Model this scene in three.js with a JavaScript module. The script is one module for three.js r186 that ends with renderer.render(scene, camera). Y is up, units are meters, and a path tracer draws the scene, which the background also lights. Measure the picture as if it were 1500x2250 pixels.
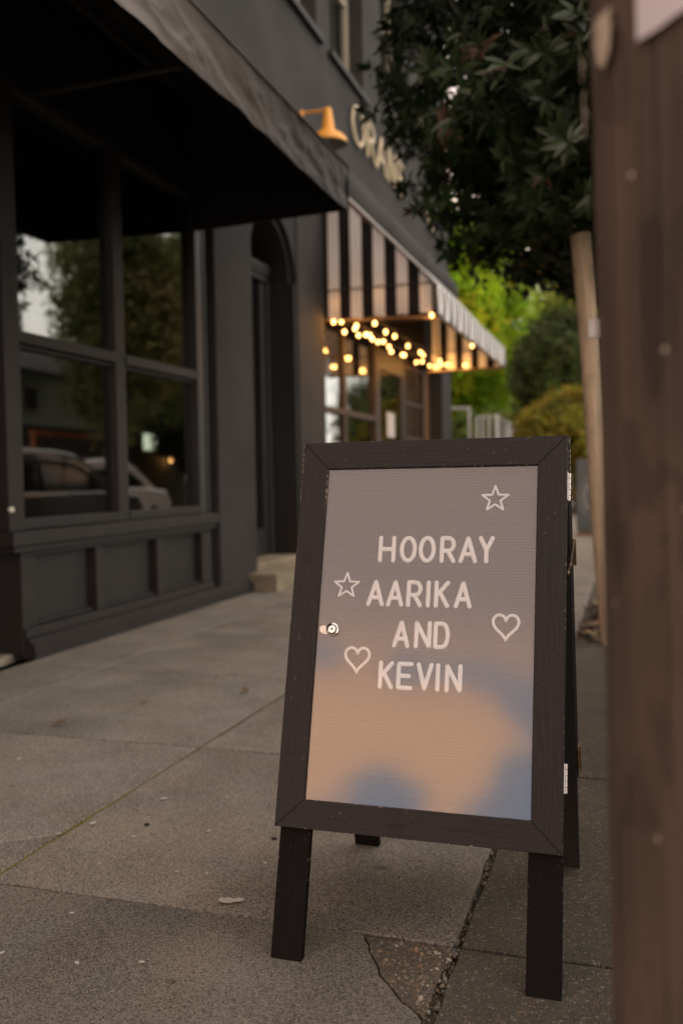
import * as THREE from 'three';
import { RoundedBoxGeometry } from 'three/addons/geometries/RoundedBoxGeometry.js';
import { mergeGeometries } from 'three/addons/utils/BufferGeometryUtils.js';

// ---------------------------------------------------------------- camera, sky, sun, exposure
const scene = new THREE.Scene();
const FOV = 58.06;
const camera = new THREE.PerspectiveCamera(FOV, 682 / 1024, 0.05, 900);
camera.position.set(0, 1.006, 0);
camera.rotation.order = 'YXZ';
camera.rotation.set(-2.1176 * Math.PI / 180, 17.751 * Math.PI / 180, -1.0297 * Math.PI / 180);
camera.focus = 1.97;
camera.userData.fStop = 2.2;
scene.add(camera);
const renderer = new THREE.WebGLRenderer({ antialias: true });
renderer.toneMapping = THREE.LinearToneMapping;
renderer.toneMappingExposure = 1.0;
renderer.shadowMap.enabled = true;

// ---- noise helpers
function rng(seed) { let a = seed >>> 0; return () => { a = (a + 0x6D2B79F5) | 0; let t = Math.imul(a ^ (a >>> 15), 1 | a); t = (t + Math.imul(t ^ (t >>> 7), 61 | t)) ^ t; return ((t ^ (t >>> 14)) >>> 0) / 4294967296; }; }
function hash2(x, y, s = 0) { let h = Math.imul(x | 0, 374761393) ^ Math.imul(y | 0, 668265263) ^ Math.imul(s | 0, 1442695041); h = Math.imul(h ^ (h >>> 13), 1274126177); return ((h ^ (h >>> 16)) >>> 0) / 4294967296; }
const sm = (t) => t * t * (3 - 2 * t), lerp = (a, b, t) => a + (b - a) * t, clamp = (x, a = 0, b = 1) => Math.min(b, Math.max(a, x));
const step = (a, b, x) => sm(clamp((x - a) / (b - a)));
const mod = (a, n) => ((a % n) + n) % n;
function vn(x, y, per = 0, s = 0) { const xi = Math.floor(x), yi = Math.floor(y), fx = sm(x - xi), fy = sm(y - yi); const w = (a) => per ? mod(a, per) : a; const x0 = w(xi), x1 = w(xi + 1), y0 = w(yi), y1 = w(yi + 1); return lerp(lerp(hash2(x0, y0, s), hash2(x1, y0, s), fx), lerp(hash2(x0, y1, s), hash2(x1, y1, s), fx), fy); }
function fbm(x, y, per = 0, oct = 4, s = 0) { let a = 0.5, v = 0, n = 0; for (let i = 0; i < oct; i++) { v += a * vn(x, y, per, s + i); n += a; x *= 2; y *= 2; per *= 2; a *= 0.5; } return v / n; }
function vn3(x, y, z, s = 0) { const zi = Math.floor(z), f = sm(z - zi); return lerp(vn(x, y, 0, s + zi * 17), vn(x, y, 0, s + (zi + 1) * 17), f); }
function fbm3(x, y, z, oct = 4, s = 0) { let a = 0.5, v = 0, n = 0; for (let i = 0; i < oct; i++) { v += a * vn3(x, y, z, s + i * 101); n += a; x *= 2.03; y *= 2.03; z *= 2.03; a *= 0.5; } return v / n; }
const mix3 = (a, b, t) => [lerp(a[0], b[0], t), lerp(a[1], b[1], t), lerp(a[2], b[2], t)];

// ---- dusk sky: broken clouds lit from the low sun behind the camera, paling away from it
const sunDir = new THREE.Vector3(0.93, 0.17, -0.36).normalize();
{
  const W = 2048, H = 1024, d = new Float32Array(W * H * 4);
  for (let j = 0; j < H; j++) {
    const el = ((j + 0.5) / H - 0.5) * Math.PI, y = Math.sin(el), c = Math.cos(el);
    for (let i = 0; i < W; i++) {
      const az = ((i + 0.5) / W - 0.5) * 2 * Math.PI, x = Math.cos(az) * c, z = Math.sin(az) * c, o = (j * W + i) * 4;
      let col;
      if (y <= 0) col = [0.25, 0.23, 0.21];
      else {
        const b = 0.5 + 0.5 * (x * 0.93 - z * 0.36) / Math.max(c, 1e-3), g = b * b * b, away = 1 - step(0.3, 0.85, b);
        const hor = mix3([1.15, 1.18, 1.24], [4.4, 4.1, 3.55], g), zen = [0.74, 0.82, 0.96];
        col = mix3(hor, zen, 1 - Math.exp(-y * 2.4));
        col = mix3(col, [0.95, 1.15, 1.45], step(0.03, 0.14, y) * (1 - step(0.35, 0.7, y)) * away);
        const n = fbm3(x * 12 + 49.13872, y * 15 + 27.96902, z * 12 + 21.40205, 4, 11), m = fbm3(x * 2.2, y * 5, z * 2.2, 3, 91);
        const high = step(0.26, 0.42, y), cover = step(0.405, 0.53, n * 0.72 + m * 0.36 - 0.02 + 0.16 * high);
        const lit = mix3(mix3([2.6, 2.35, 2.05], [3.6, 2.05, 1.2], away), [1.6, 1.2, 1.03], high * (0.4 + 0.6 * away));
        col = mix3(col, lit, Math.max(cover, high * 0.6) * (0.45 + 0.42 * away));
      }
      d[o] = col[0]; d[o + 1] = col[1]; d[o + 2] = col[2]; d[o + 3] = 1;
    }
  }
  const t = new THREE.DataTexture(d, W, H, THREE.RGBAFormat, THREE.FloatType);
  t.mapping = THREE.EquirectangularReflectionMapping; t.magFilter = THREE.LinearFilter; t.minFilter = THREE.LinearFilter; t.needsUpdate = true;
  scene.background = t; scene.environment = t;
}
const sun = new THREE.DirectionalLight(new THREE.Color(1, 0.9, 0.8), 0.8);
sun.position.copy(sunDir).multiplyScalar(60); sun.castShadow = true; sun.shadow.radius = 45;
Object.assign(sun.shadow.camera, { left: -30, right: 30, top: 30, bottom: -30, near: 1, far: 160 });
sun.shadow.mapSize.set(2048, 2048);
scene.add(sun, sun.target);

// ---------------------------------------------------------------- object helpers
const counts = {};
function numbered(n) { const k = counts[n] = (counts[n] ?? -1) + 1; return k ? `${n}_${String(k).padStart(3, '0')}` : n; }
function mesh(name, geo, mat, parent, label) {
  const m = new THREE.Mesh(geo, mat); m.name = parent ? name : numbered(name); m.castShadow = m.receiveShadow = true;
  if (label) m.userData.label = label;
  (parent ?? scene).add(m); return m;
}
function group(name, parent, pos = [0, 0, 0], label) { const g = new THREE.Group(); g.name = parent ? name : numbered(name); g.position.set(...pos); if (label) g.userData.label = label; (parent ?? scene).add(g); return g; }
function tag(o, label, category, grp, kind) { Object.assign(o.userData, { label, category }); if (grp) o.userData.group = grp; if (kind) o.userData.kind = kind; return o; }
function setting(o, label, category = 'ground') { o.userData.kind = 'structure'; o.userData.label = label; o.userData.category = category; return o; }
const V = (x, y, z) => new THREE.Vector3(x, y, z), V2 = (x, y) => new THREE.Vector2(x, y);
function uvm(g, s = 1) { // uv in metres from position by main normal axis
  if (g.index) g = g.toNonIndexed();
  const p = g.attributes.position, uv = new Float32Array(p.count * 2), a = V(), b = V(), c = V(), n = V();
  for (let i = 0; i < p.count; i += 3) {
    a.fromBufferAttribute(p, i); b.fromBufferAttribute(p, i + 1); c.fromBufferAttribute(p, i + 2);
    n.copy(b).sub(a).cross(c.clone().sub(a)); const ax = Math.abs(n.x), ay = Math.abs(n.y), az = Math.abs(n.z);
    [a, b, c].forEach((v, k) => { const [u, w] = ax >= ay && ax >= az ? [v.z, v.y] : ay >= az ? [v.x, v.z] : [v.x, v.y]; uv[(i + k) * 2] = u * s; uv[(i + k) * 2 + 1] = w * s; });
  }
  g.setAttribute('uv', new THREE.BufferAttribute(uv, 2)); return g;
}
function bx(x0, x1, y0, y1, z0, z1, r = 0.004) {
  const w = Math.abs(x1 - x0), h = Math.abs(y1 - y0), d = Math.abs(z1 - z0);
  const g = r > 0 ? new RoundedBoxGeometry(w, h, d, 1, Math.min(r, w / 2.1, h / 2.1, d / 2.1)) : new THREE.BoxGeometry(w, h, d);
  g.translate((x0 + x1) / 2, (y0 + y1) / 2, (z0 + z1) / 2); return uvm(g);
}
function bar(a, b, w, h = w, r = 0) { // box from point a to point b
  const A = V(...a), B = V(...b), L = A.distanceTo(B), g = r ? new RoundedBoxGeometry(w, h, L, 1, r) : new THREE.BoxGeometry(w, h, L);
  const m = new THREE.Matrix4().lookAt(A, B, Math.abs(B.y - A.y) > 0.95 * L ? V(1, 0, 0) : V(0, 1, 0)); m.setPosition(A.add(B).multiplyScalar(0.5)); g.applyMatrix4(m); return uvm(g);
}
function tube(pts, r0, r1 = r0, seg = 8, n = 12, closed = false) {
  const cv = new THREE.CatmullRomCurve3(pts.map((p) => V(...p)), closed, 'catmullrom', 0.5), g = new THREE.TubeGeometry(cv, n, 1, seg, closed), p = g.attributes.position;
  for (let i = 0; i <= n; i++) { const c = cv.getPointAt(Math.min(1, i / n)), r = lerp(r0, r1, i / n); for (let j = 0; j <= seg; j++) { const k = i * (seg + 1) + j; p.setXYZ(k, c.x + (p.getX(k) - c.x) * r, c.y + (p.getY(k) - c.y) * r, c.z + (p.getZ(k) - c.z) * r); } }
  return g;
}
const merge = (list) => mergeGeometries(list.map((g) => { g = g.index ? g.toNonIndexed() : g; for (const k of Object.keys(g.attributes)) if (!['position', 'normal', 'uv'].includes(k)) g.deleteAttribute(k); return g; }));
function sheet(nu, nv, f) { // grid surface from f(u,v) -> [x,y,z]
  const pos = [], uv = [], idx = [];
  for (let j = 0; j <= nv; j++) for (let i = 0; i <= nu; i++) { pos.push(...f(i / nu, j / nv)); uv.push(i / nu, j / nv); }
  for (let j = 0; j < nv; j++) for (let i = 0; i < nu; i++) { const a = j * (nu + 1) + i; idx.push(a, a + 1, a + nu + 2, a, a + nu + 2, a + nu + 1); }
  const g = new THREE.BufferGeometry(); g.setAttribute('position', new THREE.Float32BufferAttribute(pos, 3)); g.setAttribute('uv', new THREE.Float32BufferAttribute(uv, 2)); g.setIndex(idx); g.computeVertexNormals(); return g;
}
function extrude(shape, depth, bevel = 0, opts = {}) { return new THREE.ExtrudeGeometry(shape, { depth, bevelEnabled: bevel > 0, bevelThickness: bevel, bevelSize: bevel, bevelOffset: -bevel, bevelSegments: 1, curveSegments: 12, ...opts }); }

// ---------------------------------------------------------------- textures and materials
const srgb = (x) => Math.round(255 * clamp(x <= 0.0031308 ? x * 12.92 : 1.055 * Math.pow(x, 1 / 2.4) - 0.055));
function tex(w, h, f, color = true) { // f(i,j) -> linear rgb or grey
  const d = new Uint8Array(w * h * 4);
  for (let j = 0; j < h; j++) for (let i = 0; i < w; i++) { const c = f(i, j), o = (j * w + i) * 4; if (color) { d[o] = srgb(c[0]); d[o + 1] = srgb(c[1]); d[o + 2] = srgb(c[2]); } else d[o] = d[o + 1] = d[o + 2] = Math.round(255 * clamp(c)); d[o + 3] = 255; }
  const t = new THREE.DataTexture(d, w, h); t.wrapS = t.wrapT = THREE.RepeatWrapping; t.magFilter = t.minFilter = THREE.LinearFilter; if (color) t.colorSpace = THREE.SRGBColorSpace; t.needsUpdate = true; return t;
}
function rep(t, x, y = x) { const c = t.clone(); c.repeat.set(x, y); c.needsUpdate = true; return c; }
const lin = (r, g, b) => new THREE.Color().setRGB(r, g, b);
const std = (c, rough = 0.8, o = {}) => new THREE.MeshStandardMaterial({ color: Array.isArray(c) ? lin(...c) : c, roughness: rough, ...o });
const phys = (c, rough = 0.8, o = {}) => new THREE.MeshPhysicalMaterial({ color: Array.isArray(c) ? lin(...c) : c, roughness: rough, ...o });

// worley cells, tileable
function cells(x, y, per, s) { const xi = Math.floor(x), yi = Math.floor(y); let d1 = 9, d2 = 9, id = 0; for (let b = -1; b <= 1; b++) for (let a = -1; a <= 1; a++) { const cx = mod(xi + a, per), cy = mod(yi + b, per), h = hash2(cx, cy, s), px = xi + a + 0.1 + 0.8 * h, py = yi + b + 0.1 + 0.8 * hash2(cx, cy, s + 1), q = (px - x) ** 2 + (py - y) ** 2; if (q < d1) { d2 = d1; d1 = q; id = hash2(cx, cy, s + 2); } else if (q < d2) d2 = q; } return [Math.sqrt(d1), Math.sqrt(d2), id]; }

// broom-worn concrete with fine sand (1.2 m square) and exposed aggregate concrete
const CN = 1024;
const concH = new Float32Array(CN * CN), concC = [];
for (let j = 0; j < CN; j++) for (let i = 0; i < CN; i++) {
  const u = i / CN, v = j / CN, [a, , id] = cells(u * 300, v * 300, 300, 5), low = fbm(u * 4, v * 4, 4, 5, 3), grit = hash2(i, j, 77);
  const dot = a < 0.34 ? (id - 0.5) : 0, fine = vn(u * 340, v * 340, 340, 9) - 0.5;
  const k = 0.6 + 0.68 * low + 1.75 * dot + 0.7 * fine + 0.7 * (grit - 0.5) - (id > 0.92 && a < 0.5 ? 0.34 : 0);
  let gum = 1; for (const [gx, gy, gr] of [[0.22, 0.31, 0.011], [0.7, 0.16, 0.014], [0.55, 0.78, 0.009], [0.12, 0.82, 0.013], [0.86, 0.6, 0.008]]) { const gd = Math.hypot(u - gx, (v - gy) * 1.2) / (gr * (0.8 + 0.5 * vn(u * 60, v * 60, 60, 8))); if (gd < 1.2) gum = Math.min(gum, lerp(0.62, 1, step(0.75, 1.15, gd))); }
  concH[j * CN + i] = 0.5 + 0.35 * fine + 0.3 * dot + 0.25 * (low - 0.5);
  const w = vn(u * 9, v * 9, 9, 21), kk = k * gum;
  concC.push([0.203 * kk * (1 + 0.05 * w), 0.189 * kk, 0.159 * kk * (1.03 - 0.1 * w)]);
}
const concMap = tex(CN, CN, (i, j) => concC[j * CN + i]), concBump = tex(CN, CN, (i, j) => concH[j * CN + i], false);
const aggC = [], aggH = new Float32Array(CN * CN);
for (let j = 0; j < CN; j++) for (let i = 0; i < CN; i++) {
  const u = i / CN, v = j / CN, wx = 0.6 * (vn(u * 80, v * 80, 80, 31) - 0.5), wy = 0.6 * (vn(u * 80, v * 80, 80, 32) - 0.5);
  const [a, b, id] = cells(u * 165 + wx, v * 165 + wy, 165, 41), [a2, b2, id2] = cells(u * 330 + wx, v * 330 + wy, 330, 51);
  const e = step(0.04, 0.28, b - a), e2 = step(0.03, 0.25, b2 - a2), low = 0.75 + 0.5 * fbm(u * 5, v * 5, 5, 4, 61), big = id > 0.42;
  const q = big ? e : e2 * 0.7, t = big ? id : id2;
  const pal = t < 0.55 ? [0.16, 0.135, 0.095] : t < 0.7 ? [0.12, 0.12, 0.1] : t < 0.82 ? [0.23, 0.17, 0.11] : t < 0.93 ? [0.1, 0.095, 0.085] : [0.27, 0.25, 0.21];
  const c = mix3([0.065, 0.056, 0.042], pal, q); aggH[j * CN + i] = q * (big ? 1 : 0.55); aggC.push(c.map((x) => x * 1.15 * low * (0.85 + 0.3 * hash2(i, j, 71))));
}
const aggMap = tex(CN, CN, (i, j) => aggC[j * CN + i]), aggBump = tex(CN, CN, (i, j) => aggH[j * CN + i], false);
const R12 = 1 / 1.2;
function concMat(tint, ox, oy, agg) { const mk = (t) => { const c = rep(t, R12); c.offset.set(ox, oy); return c; }; return std(tint, 0.88, { map: mk(agg ? aggMap : concMap), bumpMap: mk(agg ? aggBump : concBump), bumpScale: agg ? 0.0022 : 0.0012 }); }
const concMats = [[1.1, 1.09, 1.08, 0.1, 0.2], [1.06, 1.05, 1.04, 0.55, 0.71], [1.13, 1.12, 1.1, 0.31, 0.83], [1.08, 1.08, 1.08, 0.83, 0.4]].map(([r, g, b, x, y]) => concMat([r, g, b], x, y, false));
const brownConc = concMat([0.98, 0.95, 0.92], 0.2, 0.66, false), nearShadeConc = concMat([0.7, 0.69, 0.67], 0.37, 0.15, false), aggMats = [concMat([0.58, 0.57, 0.55], 0, 0, true), concMat([0.54, 0.53, 0.51], 0.47, 0.33, true), concMat([0.78, 0.73, 0.68], 0.2, 0.6, true)];  // the near concrete is tinted darker to paint in foreground shade

// painted stucco
const stucTex = tex(512, 512, (i, j) => { const u = i / 512, v = j / 512, k = 0.62 + 0.62 * fbm(u * 5, v * 5, 5, 5, 101) + 0.12 * (vn(u * 200, v * 200, 200, 4) - 0.5) + 0.08 * (fbm(u * 30, v * 3, 0, 2, 8) - 0.5); return [0.047 * k, 0.045 * k, 0.0445 * k]; });
const stucBump = tex(512, 512, (i, j) => fbm(i / 512 * 90, j / 512 * 90, 90, 3, 17), false);
const stucco = phys([0.88, 0.86, 0.84], 0.9, { specularIntensity: 0.35, map: rep(stucTex, 0.5), bumpMap: rep(stucBump, 0.5), bumpScale: 0.004 });
const trimTex = tex(256, 256, (i, j) => { const k = 0.8 + 0.4 * fbm(i / 256 * 8, j / 256 * 8, 8, 4, 203); return [0.0265 * k, 0.0235 * k, 0.0222 * k]; });
const trim = phys([0.84, 0.82, 0.8], 0.6, { specularIntensity: 0.5, map: rep(trimTex, 1) });
const plinthMat = phys([0.9, 0.9, 0.9], 0.8, { specularIntensity: 0.4, map: rep(trimTex, 0.7), bumpMap: rep(stucBump, 0.8), bumpScale: 0.005 });
const blackPaintAndShade = std([0.014, 0.012, 0.011], 0.55), darkInside = std([0.02, 0.018, 0.016], 0.9);  // black paint, and painted shade on the jamb, dark stile and base end
const glass = new THREE.MeshPhysicalMaterial({ color: lin(0.8, 0.82, 0.8), roughness: 0.015, transmission: 1, thickness: 0, ior: 2.05 });

// dark stained sawn timber for the sign rails: uv 0..1 along and across
function railTexture(seed, chips) {
  const w = 1024, h = 96;
  return tex(w, h, (i, j) => {
    const u = i / w, v = j / h, warp = 1.2 * (fbm(u * 5, v * 2, 0, 3, seed) - 0.5);
    const ring = 0.5 + 0.5 * Math.sin((v + warp * 0.35) * 42 + 3 * fbm(u * 3, v * 3, 0, 2, seed + 9)), fib = fbm(u * 14, v * 60, 0, 3, seed + 3), saw = 0.5 + 0.5 * Math.sin(u * 1000 + 2 * vn(u * 40, v * 4, 0, seed));
    let k = 0.62 + 0.35 * ring * fib + 0.5 * (fib - 0.5) + 0.07 * (saw - 0.5);
    const kn = Math.hypot((u - 0.31) * 11, (v - 0.42) * 1.5); if (kn < 0.3) k *= 0.6 + 0.35 * (0.5 + 0.5 * Math.sin(kn * 70));
    let c = [0.022 * k, 0.0165 * k, 0.016 * k];
    const wear = fbm(u * 22, v * 2, 0, 3, seed + 31), edge = Math.min(v, 1 - v) * h, big = fbm(u * 4, 0.5, 0, 2, seed + 55);
    if (edge < 1.2 + 2.2 * wear && vn(u * 260, v * 9, 0, seed + 41) > 0.985 - 0.5 * chips * step(0.42, 0.6, big)) c = mix3(c, [0.36, 0.28, 0.19], 0.8);
    if (fbm(u * 60, v * 8, 0, 2, seed + 77) > 0.86) c = mix3(c, [0.09, 0.065, 0.045], 0.5);
    return c;
  });
}
const railBumpT = tex(1024, 96, (i, j) => { const u = i / 1024, v = j / 96; return 0.5 + 0.3 * (fbm(u * 14, v * 60, 0, 3, 3) - 0.5) + 0.09 * Math.sin(u * 1000 + 2 * vn(u * 40, v * 4, 0, 2)); }, false);
const railMats = [1, 2, 3, 4].map((s) => std([1, 1, 1], 0.78, { map: railTexture(s * 13, s === 1 ? 1.0 : 0.2), bumpMap: railBumpT, bumpScale: 0.0006 }));
const legMat = phys([0.38, 0.38, 0.38], 0.8, { specularIntensity: 0.3, map: railMats[2].map, bumpMap: railBumpT, bumpScale: 0.0006 }), frameBlack = std([0.014, 0.012, 0.011], 0.7), steel = std([0.62, 0.6, 0.57], 0.32, { metalness: 1 }), brass = std([0.5, 0.36, 0.2], 0.35, { metalness: 1 }), chrome = std([0.8, 0.79, 0.77], 0.14, { metalness: 1 });

// ---------------------------------------------------------------- ground, road, sidewalk
const XF = -3.35; // facade plane; x grows towards the street, -z runs along it
setting(mesh('ground', uvm(new THREE.PlaneGeometry(900, 900).rotateX(-Math.PI / 2).translate(0, -0.16, 0)), std([0.1, 0.095, 0.085], 0.95)), 'bare earth reaching out to the horizon beyond the street');
const asphaltTex = tex(512, 512, (i, j) => { const k = 0.7 + 0.4 * fbm(i / 512 * 5, j / 512 * 5, 5, 4, 301) + 0.5 * (vn(i / 512 * 180, j / 512 * 180, 180, 6) - 0.5); return [0.055 * k, 0.053 * k, 0.052 * k]; });
setting(mesh('road', uvm(new THREE.BoxGeometry(7.6, 0.03, 140).translate(4.72, -0.14, -40)), std([1, 1, 1], 0.85, { map: rep(asphaltTex, 0.5) })), 'dark asphalt road beside the sidewalk', 'road');
const kerb = group('kerb'); setting(kerb, 'pale concrete kerb along the road edge', 'kerb');
for (let k = 0; k < 14; k++) mesh('kerb_stone', bx(0.76, 0.91, -0.15, 0.002, -k * 3 + 3 - 2.99, -k * 3 + 3, 0.02), concMats[k % 4], kerb);

const walk = group('sidewalk'); setting(walk, 'worn concrete sidewalk of square slabs with mossy joints', 'sidewalk');
{
  const r = rng(5);
  const xs = [-3.27, -2.77, -1.575, -0.368, 0.757], zs = []; for (let k = 0; k < 24; k++) zs.push(2.885 - 1.2 * k); // joints at -0.715, -1.915, -3.115 ...
  // soil under the joints; a lower rougher bed shows in the broken corner
  mesh('bed', uvm(new THREE.BoxGeometry(4.1, 0.1, 60).translate(-1.25, -0.067, -26)), std([0.055, 0.047, 0.032], 0.98), walk);
  const rough = (poly, amp, seed, keep = 0.06) => { // subdivide and wobble the edges of a polygon
    const out = []; let t = seed;
    poly.forEach((a, i) => { const b = poly[(i + 1) % poly.length], L = Math.hypot(b[0] - a[0], b[1] - a[1]), n = Math.max(1, Math.round(L / keep)); for (let k = 0; k < n; k++) { const f = k / n, w = (vn(t += 0.83, seed) - 0.5) * 2 * amp * (k ? 1 : 0.3); out.push([a[0] + (b[0] - a[0]) * f - (b[1] - a[1]) / L * w, a[1] + (b[1] - a[1]) * f + (b[0] - a[0]) / L * w]); } });
    return out;
  };
  const slabGeo = (poly, ox, oy, top = 0, bevel = 0.005, spin = 0) => { // poly in [x, z]
    const s = new THREE.Shape(poly.map(([x, z]) => V2(x, -z)).reverse()); const g = extrude(s, 0.05, bevel); g.rotateX(-Math.PI / 2).translate(0, top - 0.05 - bevel, 0);
    const uv = g.attributes.uv, p = g.attributes.position; for (let i = 0; i < uv.count; i++) { let a = p.getX(i), b = p.getZ(i); if (spin & 1) [a, b] = [b, -a]; uv.setXY(i, a + ox, b + oy); } return g;
  };
  const J = 0.006;
  const put = (poly, mat, top, bevel, name = 'slab') => mesh(name, slabGeo(poly, r() * 9, r() * 9, top, bevel, r() < 0.5 ? 1 : 0), mat, walk);
  for (let k = 0; k < zs.length - 1; k++) for (let c = 0; c < 4; c++) {
    const z1 = zs[k], z0 = zs[k + 1], x0 = xs[c], x1 = xs[c + 1], wide = c === 2 && z1 < -0.5 && z0 > -5 ? 0.012 : J;
    let poly = [[x0 + J, z0 + J], [x1 - wide, z0 + J], [x1 - wide, z1 - J], [x0 + J, z1 - J]];
    const mat = c === 1 && z1 > -1.9 ? nearShadeConc : c === 3 ? aggMats[k % 2] : c === 2 && Math.abs(z1 + 1.915) < 0.1 ? brownConc : concMats[Math.floor(r() * 4)];
    const top = (r() - 0.5) * 0.003;
    if (c === 3 && z1 < -5.4 && z0 > -8) continue;                       // tree pit column
    const near = z0 > -9;
    if (c === 2 && Math.abs(z1 + 0.715) < 0.1) {                         // slab with the broken corner
      poly = [[x0 + J, -1.91], [-0.582, -1.92], ...[[-0.555, -1.87], [-0.548, -1.845], [-0.513, -1.79], [-0.501, -1.76], [-0.462, -1.715], [-0.44, -1.685], [-0.402, -1.655], [-0.385, -1.634]], [x1 - 0.011, -1.61], [x1 - wide, z1 - J], [x0 + J, z1 - J]];
      put(rough(poly, 0.003, 31, 0.03), nearShadeConc, 0, 0.002);
      put(rough([[-0.573, -1.908], [x1 - 0.016, -1.903], [-0.385, -1.79], [-0.383, -1.642], [-0.4, -1.659], [-0.438, -1.689], [-0.46, -1.719], [-0.499, -1.764], [-0.511, -1.793], [-0.546, -1.847], [-0.553, -1.872]], 0.002, 47, 0.03), aggMats[2], -0.001, 0.0015, 'broken_corner');
      continue;
    }
    if (c === 1 && Math.abs(z1 + 1.915) < 0.1) {                         // slab with a diagonal crack
      put(rough([[x0 + J, z1 - J], [x0 + J, -2.03], [-1.98, -2.08], [-1.75, -2.105], [-1.66, -2.165], [x1 - J, -2.238], [x1 - J, z1 - J]], 0.003, 61, 0.05), concMats[1], 0.001, 0.004);
      put(rough([[x0 + J, -2.036], [x0 + J, z0 + J], [x1 - J, z0 + J], [x1 - J, -2.246], [-1.664, -2.172], [-1.752, -2.112], [-1.98, -2.087]], 0.003, 71, 0.05), concMats[0], 0, 0.004);
      continue;
    }
    if (c === 2 && z1 < -3 && z0 > -4.5) {                               // patched corner behind the sign
      put(rough([[x0 + J, z1 - J], [x1 - J, z1 - J], [x1 - J, z0 + J], [-1.1, z0 + J], [-1.2, -3.95], [-1.46, -3.72], [x0 + J, -3.66]], 0.004, 81, 0.06), concMats[2], 0, 0.004);
      put(rough([[x0 + J, -3.668], [-1.462, -3.728], [-1.204, -3.958], [-1.106, z0 + J], [x0 + J, z0 + J]], 0.004, 91, 0.06), brownConc, -0.001, 0.004, 'patch');
      continue;
    }
    if (near) poly = rough(poly, c === 3 || wide > J ? 0.004 : 0.0022, k * 7 + c, 0.07);
    put(poly, mat, top, near ? 0.0028 : 0);
  }
  for (let k = 0; k < 5; k++) put([[-3.35, -18.2 - k * 9], [0.757, -18.2 - k * 9 - 0], [0.757, -27.19 - k * 9], [-3.35, -27.19 - k * 9]].map(([x, z]) => [x, z - 6.5]), concMats[k % 4], 0, 0);
  // tree pit walling: slabs either side
  put([[-0.363, -7.46], [0.752, -7.46], [0.752, -7.915 + 0], [-0.363, -7.915]].map(([x, z]) => [x, z]), aggMats[0], 0, 0);
  put([[-0.363, -5.515], [0.752, -5.515], [0.752, -5.62], [-0.363, -5.62]], aggMats[1], 0, 0);
  // moss in the long joint, as countless small cushions
  const mossG = new THREE.IcosahedronGeometry(1, 0), mossN = 3200, moss = new THREE.InstancedMesh(mossG, std([1, 1, 1], 0.95), mossN), m4 = new THREE.Matrix4();
  for (let k = 0; k < mossN; k++) {
    const along = r() < 0.6, z = along ? -1.35 - 3.1 * Math.pow(r(), 0.9) : -1.915 + (r() - 0.5) * 0.008, x = along ? -1.575 + (r() - 0.5) * 0.009 : lerp(-2.2, -0.5, r()), s = 0.0024 + 0.003 * r();
    m4.makeRotationY(r() * 6).scale(V(s, s * 0.55, s * (along ? 1.6 : 1))).setPosition(x, -0.007 + 0.004 * r(), z); moss.setMatrixAt(k, m4);
    const g = along ? clamp(1.1 - Math.abs(z + 2.35) * 0.6) : 0.1; moss.setColorAt(k, lin(...mix3([0.06, 0.048, 0.032], [0.17, 0.15, 0.04], g * (0.4 + 0.6 * r())))); }
  moss.name = 'joint_moss'; moss.userData.kind = 'stuff'; walk.add(moss);
  // loose pebbles in the wide joint and the broken corner
  const pebN = 650, peb = new THREE.InstancedMesh(new THREE.IcosahedronGeometry(1, 1), std([1, 1, 1], 0.85), pebN);
  for (let k = 0; k < pebN; k++) {
    let x, z, y = -0.01; if (r() < 0.72) { z = lerp(-1.5, -3.4, r()); x = -0.374 + (r() - 0.5) * 0.02; } else { const a = r(), b = r() * (1 - a); x = -0.57 + 0.2 * (a + b) - 0.0 + (r() - 0.5) * 0.01; z = -1.9 + 0.27 * b; y = -0.002; if (x > -0.38 && r() < 0.5) y = -0.011; }
    const s = 0.0016 + 0.0048 * Math.pow(r(), 3); m4.makeRotationFromEuler(new THREE.Euler(r() * 3, r() * 6, r() * 3)).scale(V(s * 1.3, s * 0.75, s)).setPosition(x, y + s * 0.3, z); peb.setMatrixAt(k, m4);
    const t = r(); peb.setColorAt(k, lin(...(t < 0.45 ? [0.15, 0.12, 0.085] : t < 0.7 ? [0.1, 0.092, 0.08] : t < 0.86 ? [0.2, 0.14, 0.09] : [0.3, 0.27, 0.22]))); }
  peb.name = 'pebbles'; peb.userData.kind = 'stuff'; walk.add(peb);
}
// tree pit with leaf litter
const pit = mesh('tree_pit', sheet(24, 34, (u, v) => [lerp(-0.36, 0.75, u), -0.035 + 0.03 * fbm(u * 9, v * 14, 0, 3, 7), lerp(-5.625, -7.455, v)]), std([0.06, 0.045, 0.032], 0.98)); setting(pit, 'square of bare soil round the street tree', 'tree pit');
const leafShape = (L, W, n = 4, droop = 0.25, fold = 0.25) => { // a folded pointed leaf along +x
  const pos = [], idx = [];
  for (let i = 0; i <= n; i++) { const t = i / n, w = W * Math.pow(Math.sin(Math.PI * Math.pow(t, 0.8)), 0.85) + (i === 0 ? 0.003 : 0), y = -droop * L * t * t, x = L * t; pos.push(x, y + fold * w, -w, x, y, 0, x, y + fold * w, w); }
  for (let i = 0; i < n; i++) { const a = i * 3; idx.push(a, a + 1, a + 4, a, a + 4, a + 3, a + 1, a + 2, a + 5, a + 1, a + 5, a + 4); }
  const g = new THREE.BufferGeometry(); g.setAttribute('position', new THREE.Float32BufferAttribute(pos, 3)); g.setIndex(idx); g.computeVertexNormals(); return g;
};
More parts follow.
